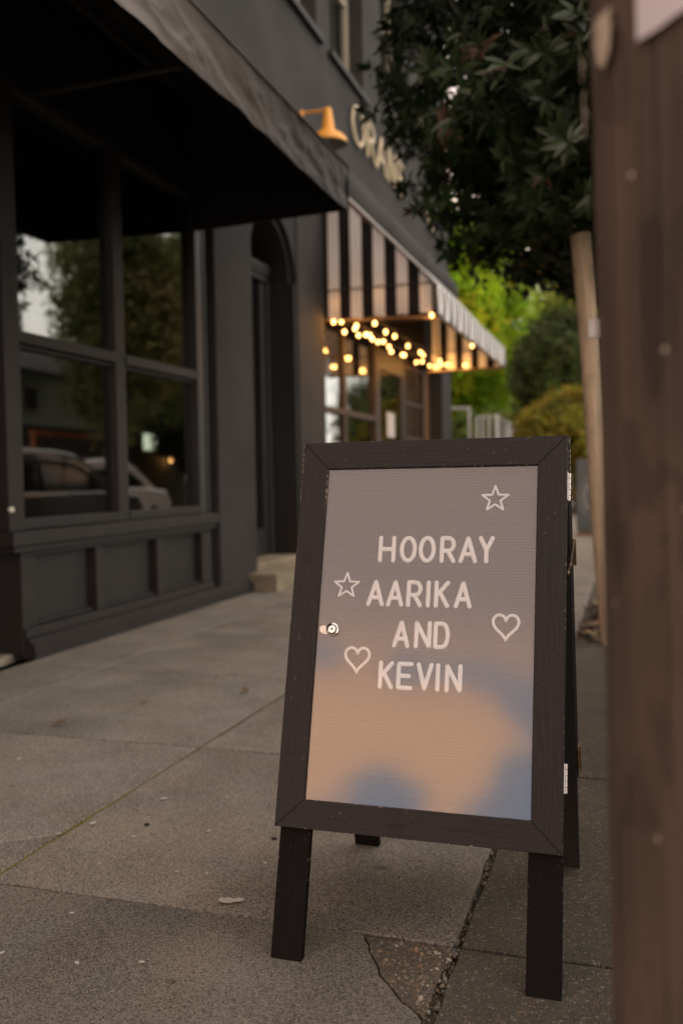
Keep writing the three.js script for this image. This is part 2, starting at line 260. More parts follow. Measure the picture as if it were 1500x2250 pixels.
{
  const r = rng(77), N = 900, im = new THREE.InstancedMesh(leafShape(0.075, 0.018, 3, -0.15, 0.4), std([1, 1, 1], 0.8), N), m = new THREE.Matrix4();
  for (let k = 0; k < N; k++) { m.makeRotationFromEuler(new THREE.Euler((r() - 0.5) * 0.9, r() * 6.3, (r() - 0.5) * 0.7, 'YXZ')).setPosition(lerp(-0.34, 0.72, r()), -0.012 + 0.02 * r(), lerp(-5.65, -7.43, r())); im.setMatrixAt(k, m); const t = r(); im.setColorAt(k, lin(...(t < 0.5 ? [0.11, 0.06, 0.035] : t < 0.8 ? [0.2, 0.12, 0.06] : t < 0.92 ? [0.25, 0.2, 0.1] : [0.3, 0.22, 0.18]))); }
  im.name = 'leaf_litter'; tag(im, 'brown fallen leaves covering the soil of the tree pit', 'fallen leaves', null, 'stuff'); im.castShadow = im.receiveShadow = true; scene.add(im);
}
// small things lying on the pavement
const speckMat = std([0.42, 0.4, 0.36], 0.8), brownLeaf = std([0.16, 0.085, 0.035], 0.75);
{
  const r = rng(91), flake = (s, seed) => { const q = rng(seed), pts = []; for (let k = 0; k < 9; k++) { const a = k / 9 * 6.283, d = s * (0.65 + 0.5 * q()); pts.push(V2(Math.cos(a) * d * 1.35, Math.sin(a) * d * 0.8)); } return extrude(new THREE.Shape(pts), 0.0012, 0.0004).rotateX(-Math.PI / 2); };
  const shapes = [1, 2, 3, 4].map((k) => flake(1, k).scale(0.006, 1, 0.006));
  const spots = [[-1.43, -2.57, 1.5], [-1.02, -2.86, 1.6], [-0.88, -2.78, 1.2], [-1.24, -2.63, 1.1], [-1.53, -2.33, 1.8], [-1.17, -2.36, 1], [-1.36, -2.27, 0.9], [-1.13, -2.09, 0.8], [-2.15, -2.81, 1.7], [-2.2, -3.6, 1], [-1.63, -3.2, 1], [-1.3, -1.62, 1], [-1.12, -1.63, 0.9], [-1.26, -1.82, 0.7], [-0.99, -1.67, 0.9], [-0.66, -1.5, 1.1], [-1.33, -3.4, 1.2], [-1.05, -2.1, 0.8], [-1.35, -2.08, 0.7], [-1.02, -1.26, 1.2], [-0.93, -2.2, 0.8], [-1.7, -2.9, 0.9], [-0.85, -2.5, 0.8], [-0.24, -2.72, 1.6], [-0.06, -2.34, 1.1], [-1.86, -3.9, 1.1]];
  spots.forEach(([x, z, s], k) => { const m = mesh('petal', shapes[k % 4], speckMat); m.position.set(x, 0.0026, z); m.rotation.y = r() * 6; m.scale.set(s, 1, s); tag(m, 'tiny pale petal lying flat on the sidewalk', 'petal', 'tiny pale petals scattered on the sidewalk'); });
  const cl = group('petal_cluster', null, [-0.93, 0.004, -1.975]); tag(cl, 'largest white petal clump, on the pavement left of the sign leg', 'petal');
  [[0, 0, 2.1, 0.2], [0.021, -0.006, 1.6, 0.6], [-0.012, 0.008, 1.9, -0.5]].forEach(([x, z, s, a], k) => { const m = mesh('petal', shapes[k], speckMat, cl); m.position.set(x, k * 0.0012, z); m.rotation.y = a; m.scale.set(s, 1, s * 1.3); });
  const lg = leafShape(0.07, 0.02, 5, -0.2, 0.35);
  [[-2.3, -3.22, 'curled brown leaf at the far left of the sidewalk', 0.6, 0.95], [-1.75, -3.95, 'brown leaf lying nearest the patched slab behind the sign', 2.2, 0.8], [-2.12, -3.63, 'small tan leaf between the two larger brown leaves', 1.2, 0.55]].forEach(([x, z, lab, a, s]) => { const m = mesh('dead_leaf', lg, brownLeaf); m.position.set(x, 0.012, z); m.rotation.y = a; m.scale.setScalar(s); tag(m, lab, 'leaf'); });
  [[-0.97, -2.36, 'blackish crumb near the left edge of the sign'], [-1.37, -2.36, 'dark crumb in the middle of the slab left of the sign']].forEach(([x, z, lab]) => { const m = mesh('crumb', new THREE.IcosahedronGeometry(0.007, 1).scale(1.3, 0.5, 0.9), frameBlack); m.position.set(x, 0.003, z); tag(m, lab, 'debris'); });
}

// ---------------------------------------------------------------- the charcoal corner building
const bld = group('corner_building', null, [XF, 0, -8.4]);
tag(bld, 'charcoal stucco shop building with tall windows beside the sidewalk', 'building');
const bg = (g) => g.translate(-XF, 0, 8.4); // world geometry into the building's axes
const B = (name, geo, mat, parent = bld, label) => mesh(name, bg(geo), mat, parent, label);
{
  // upper wall, with real openings
  const s = new THREE.Shape([V2(-0.5, 4.25), V2(17.3, 4.25), V2(17.3, 12.5), V2(-0.5, 12.5)]), wins = [[8.45, 9.87, 5.92, 8.3], [10.34, 11.72, 5.92, 8.3], [12.62, 13.95, 6.66, 8.6], [14.9, 16.2, 6.66, 8.6]];
  for (const [a, b, c, d] of wins) s.holes.push(new THREE.Path([V2(a, c), V2(b, c), V2(b, d), V2(a, d)]));
  const g = extrude(s, 0.3).rotateY(Math.PI / 2).translate(XF - 0.3, 0, 0); B('wall', uvm(g), stucco);
  for (const [a, b, c, d] of wins) {
    const w = group('window', bld);
    B('frame', merge([bx(XF - 0.26, XF - 0.19, c, d, -a - 0.075, -a, 0.006), bx(XF - 0.26, XF - 0.19, c, d, -b, -b + 0.075, 0.006), bx(XF - 0.26, XF - 0.19, c, c + 0.07, -b + 0.075, -a - 0.075, 0.006), bx(XF - 0.26, XF - 0.19, d - 0.07, d, -b + 0.075, -a - 0.075, 0.006), bx(XF - 0.255, XF - 0.2, (c + d) / 2 - 0.03, (c + d) / 2 + 0.03, -b + 0.075, -a - 0.075, 0.006)]), std([0.34, 0.3, 0.22], 0.6), w);
    B('pane', bx(XF - 0.232, XF - 0.226, c + 0.07, d - 0.07, -b + 0.075, -a - 0.075, 0), glass, w);
    B('sill', bx(XF - 0.02, XF + 0.07, c - 0.07, c - 0.003, -b - 0.1, -a + 0.1, 0.01), trim, w);
    // gathered curtain behind the pane
    B('curtain', sheet(50, 2, (u, v) => [XF - 0.36 + 0.025 * Math.sin(u * 70) + 0.01 * Math.sin(u * 23), lerp(c, d, v), lerp(-b, -a, u)]), std([0.1, 0.12, 0.09], 0.9), w);
  }
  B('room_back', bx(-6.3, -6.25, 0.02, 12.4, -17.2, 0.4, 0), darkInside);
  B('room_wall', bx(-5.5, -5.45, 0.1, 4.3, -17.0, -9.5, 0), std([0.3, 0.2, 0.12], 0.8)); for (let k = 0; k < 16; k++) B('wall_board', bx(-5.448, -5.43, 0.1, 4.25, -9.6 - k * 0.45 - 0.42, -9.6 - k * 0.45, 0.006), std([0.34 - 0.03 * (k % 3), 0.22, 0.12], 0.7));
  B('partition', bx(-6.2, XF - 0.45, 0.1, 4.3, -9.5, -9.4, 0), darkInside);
  B('roof', bx(-16, XF - 0.01, 12.5, 12.6, -17.3, 0.5, 0), trim);
  B('end_wall', uvm(bx(-16, XF - 0.3, 0, 12.5, -17.3, -17.05, 0)), stucco);
  B('end_wall', uvm(bx(-16, XF - 0.305, 0, 12.5, 0.3, 0.5, 0)), stucco);
  B('rear_wall', uvm(bx(-16.2, -16, 0, 12.5, -17.3, 0.5, 0)), stucco);
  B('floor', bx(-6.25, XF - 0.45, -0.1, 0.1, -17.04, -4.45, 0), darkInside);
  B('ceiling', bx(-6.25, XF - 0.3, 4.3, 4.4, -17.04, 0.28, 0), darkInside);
  // cornice moulding between the shops and the upper floor
  const prof = [[0, 5.02], [0.03, 5.02], [0.045, 4.96], [0.1, 4.9], [0.16, 4.8], [0.185, 4.7], [0.175, 4.6], [0.13, 4.52], [0.07, 4.47], [0.06, 4.4], [0.03, 4.36], [0.025, 4.26], [0, 4.24]];
  B('cornice', uvm(extrude(new THREE.Shape(prof.map(([x, y]) => V2(XF + x, y - 0.24))), 17.8).translate(0, 0, -17.3)), stucco);
  // pilasters and masonry
  const pil = (z0, z1, d = 0.02) => B('pilaster', uvm(bx(XF - 0.35, XF + d, 0.1, 4.24, z0, z1, 0.012)), stucco);
  pil(-7.85, -7.06); pil(-9.91, -9.05); pil(-17.3, -16.5);
  B('lintel', uvm(bx(XF - 0.4, XF - 0.03, 3.32, 4.24, -7.05, 0.5, 0)), blackPaintAndShade);
  B('lintel', uvm(bx(XF - 0.4, XF - 0.05, 2.93, 4.24, -16.5, -9.91, 0.01)), phys([0.008, 0.0065, 0.005], 0.9, { specularIntensity: 0.1 }));
  for (const [a, b] of [[-7.9, -4.45], [-17.32, -16.45], [-10.0, -9.0]]) B('plinth', uvm(extrude(new THREE.Shape([V2(XF - 0.2, 0), V2(XF + 0.085, 0), V2(XF + 0.075, 0.075), V2(XF + 0.035, 0.115), V2(XF - 0.2, 0.12)]), b - a, 0).translate(0, 0, a)), plinthMat);
  // shop window: frame, four panes, sill and panelled base
  const w = group('shop_window', bld), F = (...a) => bx(...a, 0.006);
  const x0 = XF - 0.1, x1 = XF + 0.0;
  B('frame', merge([F(x0, x1, 0.735, 3.31, -4.5, -4.36), F(x0, x1 - 0.01, 0.735, 3.31, -5.665, -5.535), F(x0, x1 - 0.004, 1.815, 1.885, -5.535, -4.5), F(x0, x1 - 0.004, 1.815, 1.885, -6.745, -5.665), F(x0, x1 - 0.03, 1.787, 1.812, -5.535, -4.5), F(x0, x1 - 0.03, 1.787, 1.812, -6.745, -5.665), F(x0, x1 - 0.002, 0.74, 0.8, -5.535, -4.5), F(x0, x1 - 0.002, 0.74, 0.8, -6.745, -5.665), F(x0, x1, 3.24, 3.31, -5.535, -4.5), F(x0, x1, 3.24, 3.31, -6.745, -5.665)]), trim, w);
  for (const [a, b] of [[-5.535, -4.5], [-6.745, -5.665]]) for (const [c, d] of [[0.8, 1.79], [1.885, 3.24]]) B('pane', bx(XF - 0.068, XF - 0.062, c, d, a, b, 0), glass, w);
  B('shade_black_stile', F(x0, x1, 0.735, 3.31, -6.86, -6.745), blackPaintAndShade, w);  // stile blackened to paint in the shade under the canopy
  B('sill', merge([F(XF - 0.1, XF + 0.07, 0.655, 0.735, -6.95, -4.3), F(XF - 0.1, XF + 0.045, 0.615, 0.652, -6.93, -4.34)]), trim, w);
  const base = group('panelled_base', bld), R = (a, b, c, d, x = XF + 0.012) => bx(XF - 0.06, x, a, b, c, d, 0.005);
  B('rail', R(0.585, 0.613, -6.9, -4.44), trim, base); B('rail', R(0.118, 0.175, -6.9, -4.44, XF + 0.03), trim, base);
  for (const [a, b] of [[-4.57, -4.44], [-5.29, -5.2], [-6.12, -6.0], [-6.9, -6.73]]) B('stile', R(0.177, 0.583, a, b), trim, base);
  for (const [a, b] of [[-5.2, -4.57], [-6.0, -5.29], [-6.73, -6.12]]) { B('panel', bx(XF - 0.09, XF - 0.055, 0.175, 0.585, a, b, 0), trim, base); B('bead', merge([bx(XF - 0.055, XF - 0.015, 0.176, 0.198, a, b, 0.006)]), trim, base); }
  B('end_panel', bx(XF - 1.3, XF + 0.01, 0.02, 0.612, -4.5, -4.438, 0.006), blackPaintAndShade, base);  // base end blackened for the shade of canopy and recess
  // recessed entrance at the near end: dark side light, door wall, pale landing
  const en = group('entrance', bld);
  B('side_light_frame', merge([bx(XF - 1.3, XF - 0.11, 0.62, 0.8, -4.5, -4.44, 0.005), bx(XF - 1.3, XF - 0.11, 3.2, 3.31, -4.5, -4.44, 0.005), bx(XF - 1.3, XF - 1.2, 0.8, 3.2, -4.5, -4.44, 0.005)]), blackPaintAndShade, en);
  B('side_light_pane', bx(XF - 1.2, XF - 0.11, 0.8, 3.2, -4.473, -4.467, 0), glass, en);
  B('door', bx(XF - 1.36, XF - 1.3, 0.02, 3.31, -4.5, 0.3, 0.005), blackPaintAndShade, en);
  B('landing', uvm(extrude(new THREE.Shape([V2(XF - 1.3, -0.3), V2(XF + 0.0, -0.3), V2(XF - 0.03, 2.2), V2(XF - 0.06, 4.36), V2(XF - 0.1, 4.75), V2(XF - 1.3, 4.75)]), 0.04, 0.006).rotateX(-Math.PI / 2).translate(0, -0.02, 0)), std([1.5, 1.42, 1.3], 0.9, { map: rep(concMap, R12), bumpMap: rep(concBump, R12), bumpScale: 0.002 }), en);
  B('pale_dot', new THREE.SphereGeometry(0.018, 12, 8).translate(XF + 0.005, 0.86, -4.37), std([0.6, 0.56, 0.45], 0.4), en);  // small pale dot on the corner post
  // dark slot between window and first pilaster
  B('trim_strip', merge([bx(XF - 0.2, XF - 0.06, 0.12, 3.31, -7.055, -6.87, 0.005), bx(XF - 0.06, XF - 0.03, 0.12, 3.31, -6.99, -6.95, 0.005)]), blackPaintAndShade);
  // arched doorway
  const zc = 8.45, hw = 0.6, ar = new THREE.Shape([V2(7.85, 2.9), V2(zc - hw, 2.9)]); ar.absellipse(zc, 3.02, hw, 0.6, Math.PI, 0, true); ar.lineTo(zc + hw, 2.9); ar.lineTo(9.05, 2.9); ar.lineTo(9.05, 4.24); ar.lineTo(7.85, 4.24);
  B('arch', uvm(extrude(ar, 0.3, 0, { curveSegments: 24 }).rotateY(Math.PI / 2).translate(XF - 0.3, 0, 0)), stucco);
  const arc2 = new THREE.Shape(); arc2.absellipse(zc, 3.02, hw - 0.001, 0.599, Math.PI, 0, true); arc2.absellipse(zc, 3.02, hw - 0.05, 0.55, 0, Math.PI, false);
  B('arch_lining', extrude(arc2, 0.34, 0, { curveSegments: 24 }).rotateY(Math.PI / 2).translate(XF - 0.4, 0, 0), blackPaintAndShade);
  B('jamb', merge([bx(XF - 0.4, XF - 0.002, 0.2, 3.02, -9.048, -9.0, 0.004), bx(XF - 0.4, XF - 0.04, 0.2, 3.02, -7.9, -7.855, 0.004)]), blackPaintAndShade);  // jamb blackened to stand for shade; its paint is that of the pilasters
  const dr = group('door', bld, [0, 0, 0], 'black glazed door with moulded transom under the arch');
  B('transom', merge([bx(XF - 0.36, XF - 0.24, 3.13, 3.2, -9.0, -7.9, 0.008), bx(XF - 0.36, XF - 0.27, 3.03, 3.09, -9.0, -7.9, 0.008), bx(XF - 0.36, XF - 0.25, 3.09, 3.13, -9.0, -7.9, 0.004)]), trim, dr);
  B('stile', merge([bx(XF - 0.35, XF - 0.27, 0.22, 3.03, -9.0, -8.93, 0.008), bx(XF - 0.35, XF - 0.29, 0.22, 3.03, -7.97, -7.9, 0.008)]), std([0.035, 0.031, 0.029], 0.5), dr);
  B('door_frame', merge([bx(XF - 0.34, XF - 0.3, 0.22, 3.02, -8.92, -8.82, 0.006), bx(XF - 0.34, XF - 0.3, 0.22, 3.02, -8.08, -7.98, 0.006), bx(XF - 0.34, XF - 0.3, 0.22, 0.5, -8.82, -8.08, 0.006)]), blackPaintAndShade, dr);
  B('pane', bx(XF - 0.325, XF - 0.319, 0.5, 3.02, -8.82, -8.08, 0), glass, dr);
  B('fanlight', bx(XF - 0.325, XF - 0.32, 3.2, 3.6, -9.0, -7.9, 0), glass, dr);
  // rough stone step
  const stoneMat = std([1.75, 1.62, 1.35], 0.9, { map: rep(concMap, 0.6), bumpMap: rep(stucBump, 1.2), bumpScale: 0.02 });
  const rough = (g, a) => { const p = g.attributes.position; for (let i = 0; i < p.count; i++) { const x = p.getX(i), y = p.getY(i), z = p.getZ(i); p.setXYZ(i, x + a * (fbm3(x * 9, y * 9, z * 9, 3, 5) - 0.5), y + a * 0.5 * (fbm3(x * 9, y * 9, z * 9, 3, 6) - 0.5), z + a * (fbm3(x * 9, y * 9, z * 9, 3, 7) - 0.5)); } g.computeVertexNormals(); return uvm(g); };
  B('step', rough(new THREE.BoxGeometry(0.36, 0.15, 1.42, 8, 5, 20).translate(XF + 0.12, 0.078, -8.33), 0.05), stoneMat); B('threshold', rough(new THREE.BoxGeometry(0.4, 0.06, 1.1, 6, 2, 12).translate(XF - 0.21, 0.19, -8.45), 0.015), stoneMat);
  // second shop front
  const w2 = group('shop_window', bld, [0, 0, 0], 'warmly lit shop window under the striped awning'), y0 = XF - 0.3, y1 = XF - 0.22;
  const brown = std([0.034, 0.021, 0.013], 0.6);
  B('frame', merge([F(y0, y1, 0.735, 2.93, -10.0, -9.915), F(y0, y1, 0.735, 2.93, -11.47, -11.36), F(y0, y1 + 0.02, 0.735, 2.93, -12.98, -12.8), F(y0, y1 + 0.01, 1.81, 1.885, -11.36, -10), F(y0, y1 + 0.01, 1.81, 1.885, -12.8, -11.47), F(y0, y1, 0.735, 0.8, -11.36, -10), F(y0, y1, 0.735, 0.8, -12.8, -11.47)]), brown, w2);
  for (const [a, b] of [[-11.36, -10], [-12.8, -11.47]]) for (const [c, d] of [[0.8, 1.81], [1.885, 2.93]]) B('pane', bx(XF - 0.263, XF - 0.257, c, d, a, b, 0), glass, w2);
  B('panelled_base', uvm(bx(XF - 0.33, XF - 0.2, 0.1, 0.733, -12.98, -9.915, 0.005)), trim, w2);
  const d2 = group('door', bld, [0, 0, 0], 'dark glazed door with a pale notice under the striped awning');
  B('door_frame', merge([F(y0, y1 - 0.02, 0.1, 2.93, -13.2, -12.985), F(y0, y1 - 0.02, 0.1, 2.93, -14.68, -14.5), F(y0, y1 - 0.02, 0.1, 0.45, -14.5, -13.2), F(y0, y1 - 0.02, 2.6, 2.93, -14.5, -13.2)]), blackPaintAndShade, d2);
  B('pane', bx(XF - 0.275, XF - 0.27, 0.45, 2.6, -14.5, -13.2, 0), glass, d2);
  B('notice', merge([bx(XF - 0.266, XF - 0.262, 1.62, 2.0, -14.1, -13.65, 0), bx(XF - 0.266, XF - 0.262, 1.3, 1.5, -14.05, -13.65, 0)]), std([0.5, 0.48, 0.47], 0.7), d2);
  const w3 = group('lattice_window', bld);
  const bars = [F(y0, y1, 0.1, 2.93, -14.78, -14.69), F(y0, y1, 0.1, 2.93, -16.12, -16.0)];
  for (const z of [-15.12, -15.56]) bars.push(F(y0 + 0.01, y1 - 0.01, 0.5, 2.93, z - 0.025, z + 0.025));
  for (const y of [0.47, 1.05, 1.62, 2.2, 2.8]) bars.push(F(y0 + 0.02, y1 - 0.02, y, y + 0.05, -16.0, -14.78));
  B('frame', merge(bars), brown, w3); B('pane', bx(XF - 0.263, XF - 0.257, 0.5, 2.85, -16.0, -14.78, 0), glass, w3); B('panelled_base', uvm(bx(XF - 0.32, XF - 0.29, 0.1, 0.5, -16.0, -14.78, 0)), blackPaintAndShade, w3);
  for (let k = 0; k < 5; k++) B('board', bx(XF - 0.3, XF - 0.23 + 0.006 * (k % 2), 0.1, 2.93, -16.13 - k * 0.15 - 0.145, -16.13 - k * 0.15, 0.012), std([0.11 + 0.015 * (k % 3), 0.055, 0.02], 0.55), bld);
}
// invented pendant lamps that give the second shop an amber glow
[['added pendant lamp warming the shop nearest the arched door', -10.55, 2.5], ['added pendant lamp warming the shop beside its dark door', -11.95, 2.42], ['added pendant lamp giving glow behind the dark door under the striped awning', -13.8, 2.35]].forEach(([lab, z, y]) => {
  const l = group('added_pendant_lamp', null, [-4.35, y, z]); tag(l, lab, 'lamp');
  mesh('cord', new THREE.CylinderGeometry(0.006, 0.006, 4.3 - y - 0.1, 6).translate(0, (4.3 - y) / 2 + 0.05, 0), blackPaintAndShade, l); mesh('lamp_shade', new THREE.LatheGeometry([[0.02, 0.14], [0.05, 0.12], [0.11, 0.05], [0.14, 0.02]].map(([a, b]) => V2(a, b)), 24), blackPaintAndShade, l);
  mesh('bulb', new THREE.SphereGeometry(0.04, 14, 10), std([0.05, 0.04, 0.03], 0.4, { emissive: lin(1, 0.58, 0.22), emissiveIntensity: 12 }), l); const pl = new THREE.PointLight(new THREE.Color(1, 0.5, 0.16), 1.1); pl.castShadow = true; pl.shadow.radius = 2; l.add(pl);
});
// raised letters over the shops
{
  const sign = group('wall_lettering', null, [XF, 5.2, -13.4]); tag(sign, 'raised cream letters on the charcoal wall above the striped awning', 'sign');
  const gold = std([0.52, 0.42, 0.26], 0.6), h = 0.44, sc = (g) => g.scale(0.6, 1, 1).translate(0.04, 0, 13.5);
  const st = (pts, n = 12) => tube(pts.map(([s, y]) => [0, y * h, -s]), 0.03, 0.03, 8, n);
  const cap = (s, y) => new THREE.SphereGeometry(0.03, 8, 6).translate(0, y * h, -s);
  const ell = (s, rx, a0, a1, n = 18, cy = 0.5, ry = 0.5) => Array.from({ length: n + 1 }, (_, i) => { const a = lerp(a0, a1, i / n); return [s + rx * Math.cos(a), cy + ry * Math.sin(a)]; });
  const L = (...parts) => mesh('letter', sc(merge(parts)), gold, sign);
  L(st(ell(11.42, 0.25, 0, 6.283), 48));
  L(st([[11.84, 0], [11.84, 1]], 1), cap(11.84, 0), cap(11.84, 1), st([[11.84, 1], [12.0, 0.98], [12.12, 0.86], [12.12, 0.64], [12.0, 0.52], [11.84, 0.5]], 20), st([[11.96, 0.5], [12.2, 0]], 1), cap(12.2, 0));
  L(st([[12.3, 0], [12.52, 1]], 1), st([[12.52, 1], [12.74, 0]], 1), cap(12.3, 0), cap(12.52, 1), cap(12.74, 0), st([[12.39, 0.34], [12.65, 0.34]], 1));
  L(st([[12.92, 0], [12.92, 1]], 1), st([[12.92, 1], [13.26, 0]], 1), st([[13.26, 0], [13.26, 1]], 1), cap(12.92, 0), cap(12.92, 1), cap(13.26, 0), cap(13.26, 1));
  L(st([[13.5, 0], [13.5, 1]], 1), st([[13.5, 0], [13.78, 0]], 1), st([[13.5, 0.5], [13.74, 0.5]], 1), st([[13.5, 1], [13.78, 1]], 1), cap(13.5, 0), cap(13.5, 1), cap(13.78, 0), cap(13.78, 1), cap(13.74, 0.5));
  L(st(ell(15.75, 0.27, 0.9, 5.4), 30));
}
// orange wall lamp
{
  const l = group('wall_lamp', null, [XF, 4.85, -9.3]); tag(l, 'orange metal barn lamp on a straight arm above the awnings', 'lamp');
  const or = std([0.85, 0.38, 0.05], 0.42), inn = std([0.4, 0.36, 0.32], 0.7);
  mesh('arm', tube([[0, 0, 0], [0.15, 0, 0], [0.3, 0.0, 0]], 0.014, 0.014, 10, 6), or, l); mesh('wall_plate', new THREE.CylinderGeometry(0.032, 0.032, 0.02, 20).rotateZ(Math.PI / 2).translate(0.012, 0, 0), or, l);
  const P = [[0.001, 0.02], [0.03, 0.02], [0.04, 0.0], [0.055, -0.1], [0.068, -0.2], [0.09, -0.225], [0.145, -0.255], [0.185, -0.295], [0.202, -0.335], [0.206, -0.35]];
  mesh('shade', new THREE.LatheGeometry(P.map(([x, y]) => V2(x, y)), 36).translate(0.3, 0, 0), or, l); mesh('shade_lining', new THREE.LatheGeometry(P.slice(3).map(([x, y]) => V2(x - 0.004, y - 0.003)), 36).translate(0.3, 0, 0), inn, l); mesh('bulb', new THREE.SphereGeometry(0.035, 16, 12).scale(1, 1.3, 1).translate(0.3, -0.26, 0), std([0.6, 0.58, 0.52], 0.3), l);
}
// ---------------------------------------------------------------- black canopy nearest the camera
{
  const X = -2.075, ze = -6.8, zn = 0.45, yt = 3.37, yb = 3.045, yw = 4.62;
  const a = group('awning', null, [X, yb, -3.2]); tag(a, 'black fabric canopy with creased grey front strip, nearest the camera', 'awning');
  const A = (g) => g.translate(-X, -yb, 3.2);
  const fabTex = tex(512, 256, (i, j) => { const k = 0.82 + 0.34 * fbm(i / 512 * 9, j / 256 * 3, 0, 4, 401); return [0.13 * k, 0.11 * k, 0.098 * k]; });
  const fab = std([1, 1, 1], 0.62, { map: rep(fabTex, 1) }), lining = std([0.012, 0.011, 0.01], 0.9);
  const val = sheet(420, 26, (u, v) => { const z = lerp(zn, ze, u), fold = (s, f, sl) => Math.pow(Math.abs(fbm(z * f + v * sl, v * 1.6 + s, 0, 3, 20 + s) - 0.5) * 2, 0.8), cre = -0.02 * fold(1, 2.2, 1.0) - 0.012 * fold(2, 4.5, -1.3) - 0.0025 * fold(3, 12, 1.8); const bot = yb + 0.006 * Math.sin(z * 2.3) + 0.022 * (fbm(z * 2.1, 3, 0, 2, 9) - 0.5); return [X + cre * (0.2 + 0.9 * Math.sin(v * 2.6)) * 1.5, lerp(yt, bot, v), z]; });
  mesh('valance', A(val), fab, a);
  mesh('hem', A(tube(Array.from({ length: 40 }, (_, i) => { const z = lerp(zn, ze, i / 39); return [X + 0.002, yt, z]; }), 0.007, 0.007, 6, 80)), fab, a);
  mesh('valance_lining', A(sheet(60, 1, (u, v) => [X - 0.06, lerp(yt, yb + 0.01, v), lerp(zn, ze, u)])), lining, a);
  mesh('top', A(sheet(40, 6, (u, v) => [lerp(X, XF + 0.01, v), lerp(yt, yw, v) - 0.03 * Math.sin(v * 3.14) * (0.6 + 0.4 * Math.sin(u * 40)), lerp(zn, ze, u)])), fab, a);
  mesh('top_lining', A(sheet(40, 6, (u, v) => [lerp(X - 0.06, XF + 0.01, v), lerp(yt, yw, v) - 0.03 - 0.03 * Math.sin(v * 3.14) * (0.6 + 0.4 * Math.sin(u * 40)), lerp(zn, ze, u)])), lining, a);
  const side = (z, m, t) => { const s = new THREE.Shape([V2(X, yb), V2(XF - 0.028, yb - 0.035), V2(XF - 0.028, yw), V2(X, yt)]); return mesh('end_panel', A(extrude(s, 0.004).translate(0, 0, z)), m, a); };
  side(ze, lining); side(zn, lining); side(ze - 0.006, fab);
  const rod = std([0.03, 0.026, 0.022], 0.6);
  for (const z of [-0.9, -3.15, -4.68]) mesh('strut', A(tube([[X - 0.03, 3.05 + 0.0, z + 0.5], [XF + 0.02, 3.28, z]], 0.018, 0.018, 8, 2)), rod, a);
}
// ---------------------------------------------------------------- striped awning with string lights
{
  const X = -2.08, z1 = -9.95, z2 = -15.5, yb = 2.79, ys = 3.115, yw = 4.42;
  const a = group('awning', null, [X, yb, -12.7]); tag(a, 'black and white striped awning glowing with string lights', 'awning');
  const A = (g) => g.translate(-X, -yb, 12.7);
  const P = 0.262, W = 0.132;
  const sTex = tex(256, 64, (i, j) => { const u = i / 256, w = u < W / P ? 1 : 0, k = 0.9 + 0.16 * fbm(u * 4, j / 64 * 4, 4, 3, 511); return w ? [0.82 * k, 0.81 * k, 0.79 * k] : [0.018 * k, 0.016 * k, 0.0155 * k]; });
  const cloth = phys([1, 1, 1], 0.95, { map: sTex, transmission: 0.1, thickness: 0, specularIntensity: 0.3 });
  const setUV = (g, fu) => { const p = g.attributes.position, uv = []; for (let i = 0; i < p.count; i++) uv.push(fu(p.getX(i), p.getY(i), p.getZ(i)) / P, p.getY(i)); g.setAttribute('uv', new THREE.Float32BufferAttribute(uv, 2)); return g; };
  const ux = (x) => x + 3.293, uz = (x, y, z) => z - z1;
  const wob = (x, z) => 0.012 * Math.sin(x * 9 + z * 3) ;
  // end panels: sloping triangle and hanging strip
  for (const z of [z1, z2]) {
    mesh('end_panel', A(setUV(sheet(20, 12, (u, v) => { const x = lerp(XF, X, u), top = lerp(yw, ys, u); return [x, lerp(ys, top, v), z + wob(x, v * 2) * v * (1 - u)]; }), ux)), cloth, a);
    mesh('end_valance', A(setUV(sheet(40, 5, (u, v) => { const x = lerp(XF, X, u); return [x, lerp(ys - 0.006, yb + 0.008 * Math.sin(u * 30), v), z + 0.012 * Math.sin(x * 18) * v]; }), ux)), cloth, a);
    mesh('seam', A(tube([[XF, ys, z + 0.006], [X, ys, z + 0.006]], 0.008, 0.008, 6, 2)), std([0.03, 0.027, 0.026], 0.7), a);
  }
  mesh('valance', A(setUV(sheet(160, 6, (u, v) => { const z = lerp(z1, z2, u); return [X + 0.02 * Math.sin(z * 8.5) * v + 0.01, lerp(ys, yb + 0.01 * Math.sin(z * 24), v), z]; }), uz)), cloth, a);
  mesh('top', A(setUV(sheet(160, 16, (u, v) => { const z = lerp(z1, z2, u), seg = Math.sin((u * 3 % 1) * Math.PI); return [lerp(X, XF + 0.005, v), lerp(ys, yw, v) + 0.05 * Math.sin(v * 3.14) * Math.exp(-(((z + 13.7) / 0.5) ** 2)) - 0.035 * Math.sin(v * Math.PI) * seg, z]; }), uz)), cloth, a);
  const pipe = std([0.3, 0.28, 0.26], 0.5), warm = std([0.2, 0.14, 0.09], 0.5);
  mesh('piping', A(tube([[XF, yw + 0.012, z1 + 0.012], [X, ys + 0.012, z1 + 0.012]], 0.016, 0.016, 8, 2)), std([0.55, 0.52, 0.48], 0.6), a);
  const rods = [[[XF, 2.82, z1 - 0.1], [X, 2.74, z1 - 0.1]], [[X - 0.02, 2.8, z1 - 0.1], [X - 0.02, 2.8, z2 + 0.05]], [[XF, 2.78, z2 + 0.05], [X, 2.78, z2 + 0.05]], [[X - 0.03, 2.79, z1 - 0.14], [XF + 0.03, 2.9, -16.1]]];
  for (const z of [z1 - 0.02, -11.8, -13.6, z2 + 0.04]) rods.push([[XF + 0.02, yw - 0.04, z], [X - 0.02, ys - 0.04, z]]);
  for (const [p, q] of rods) mesh('rod', A(tube([p, q], 0.02, 0.02, 8, 2)), warm, a);
}
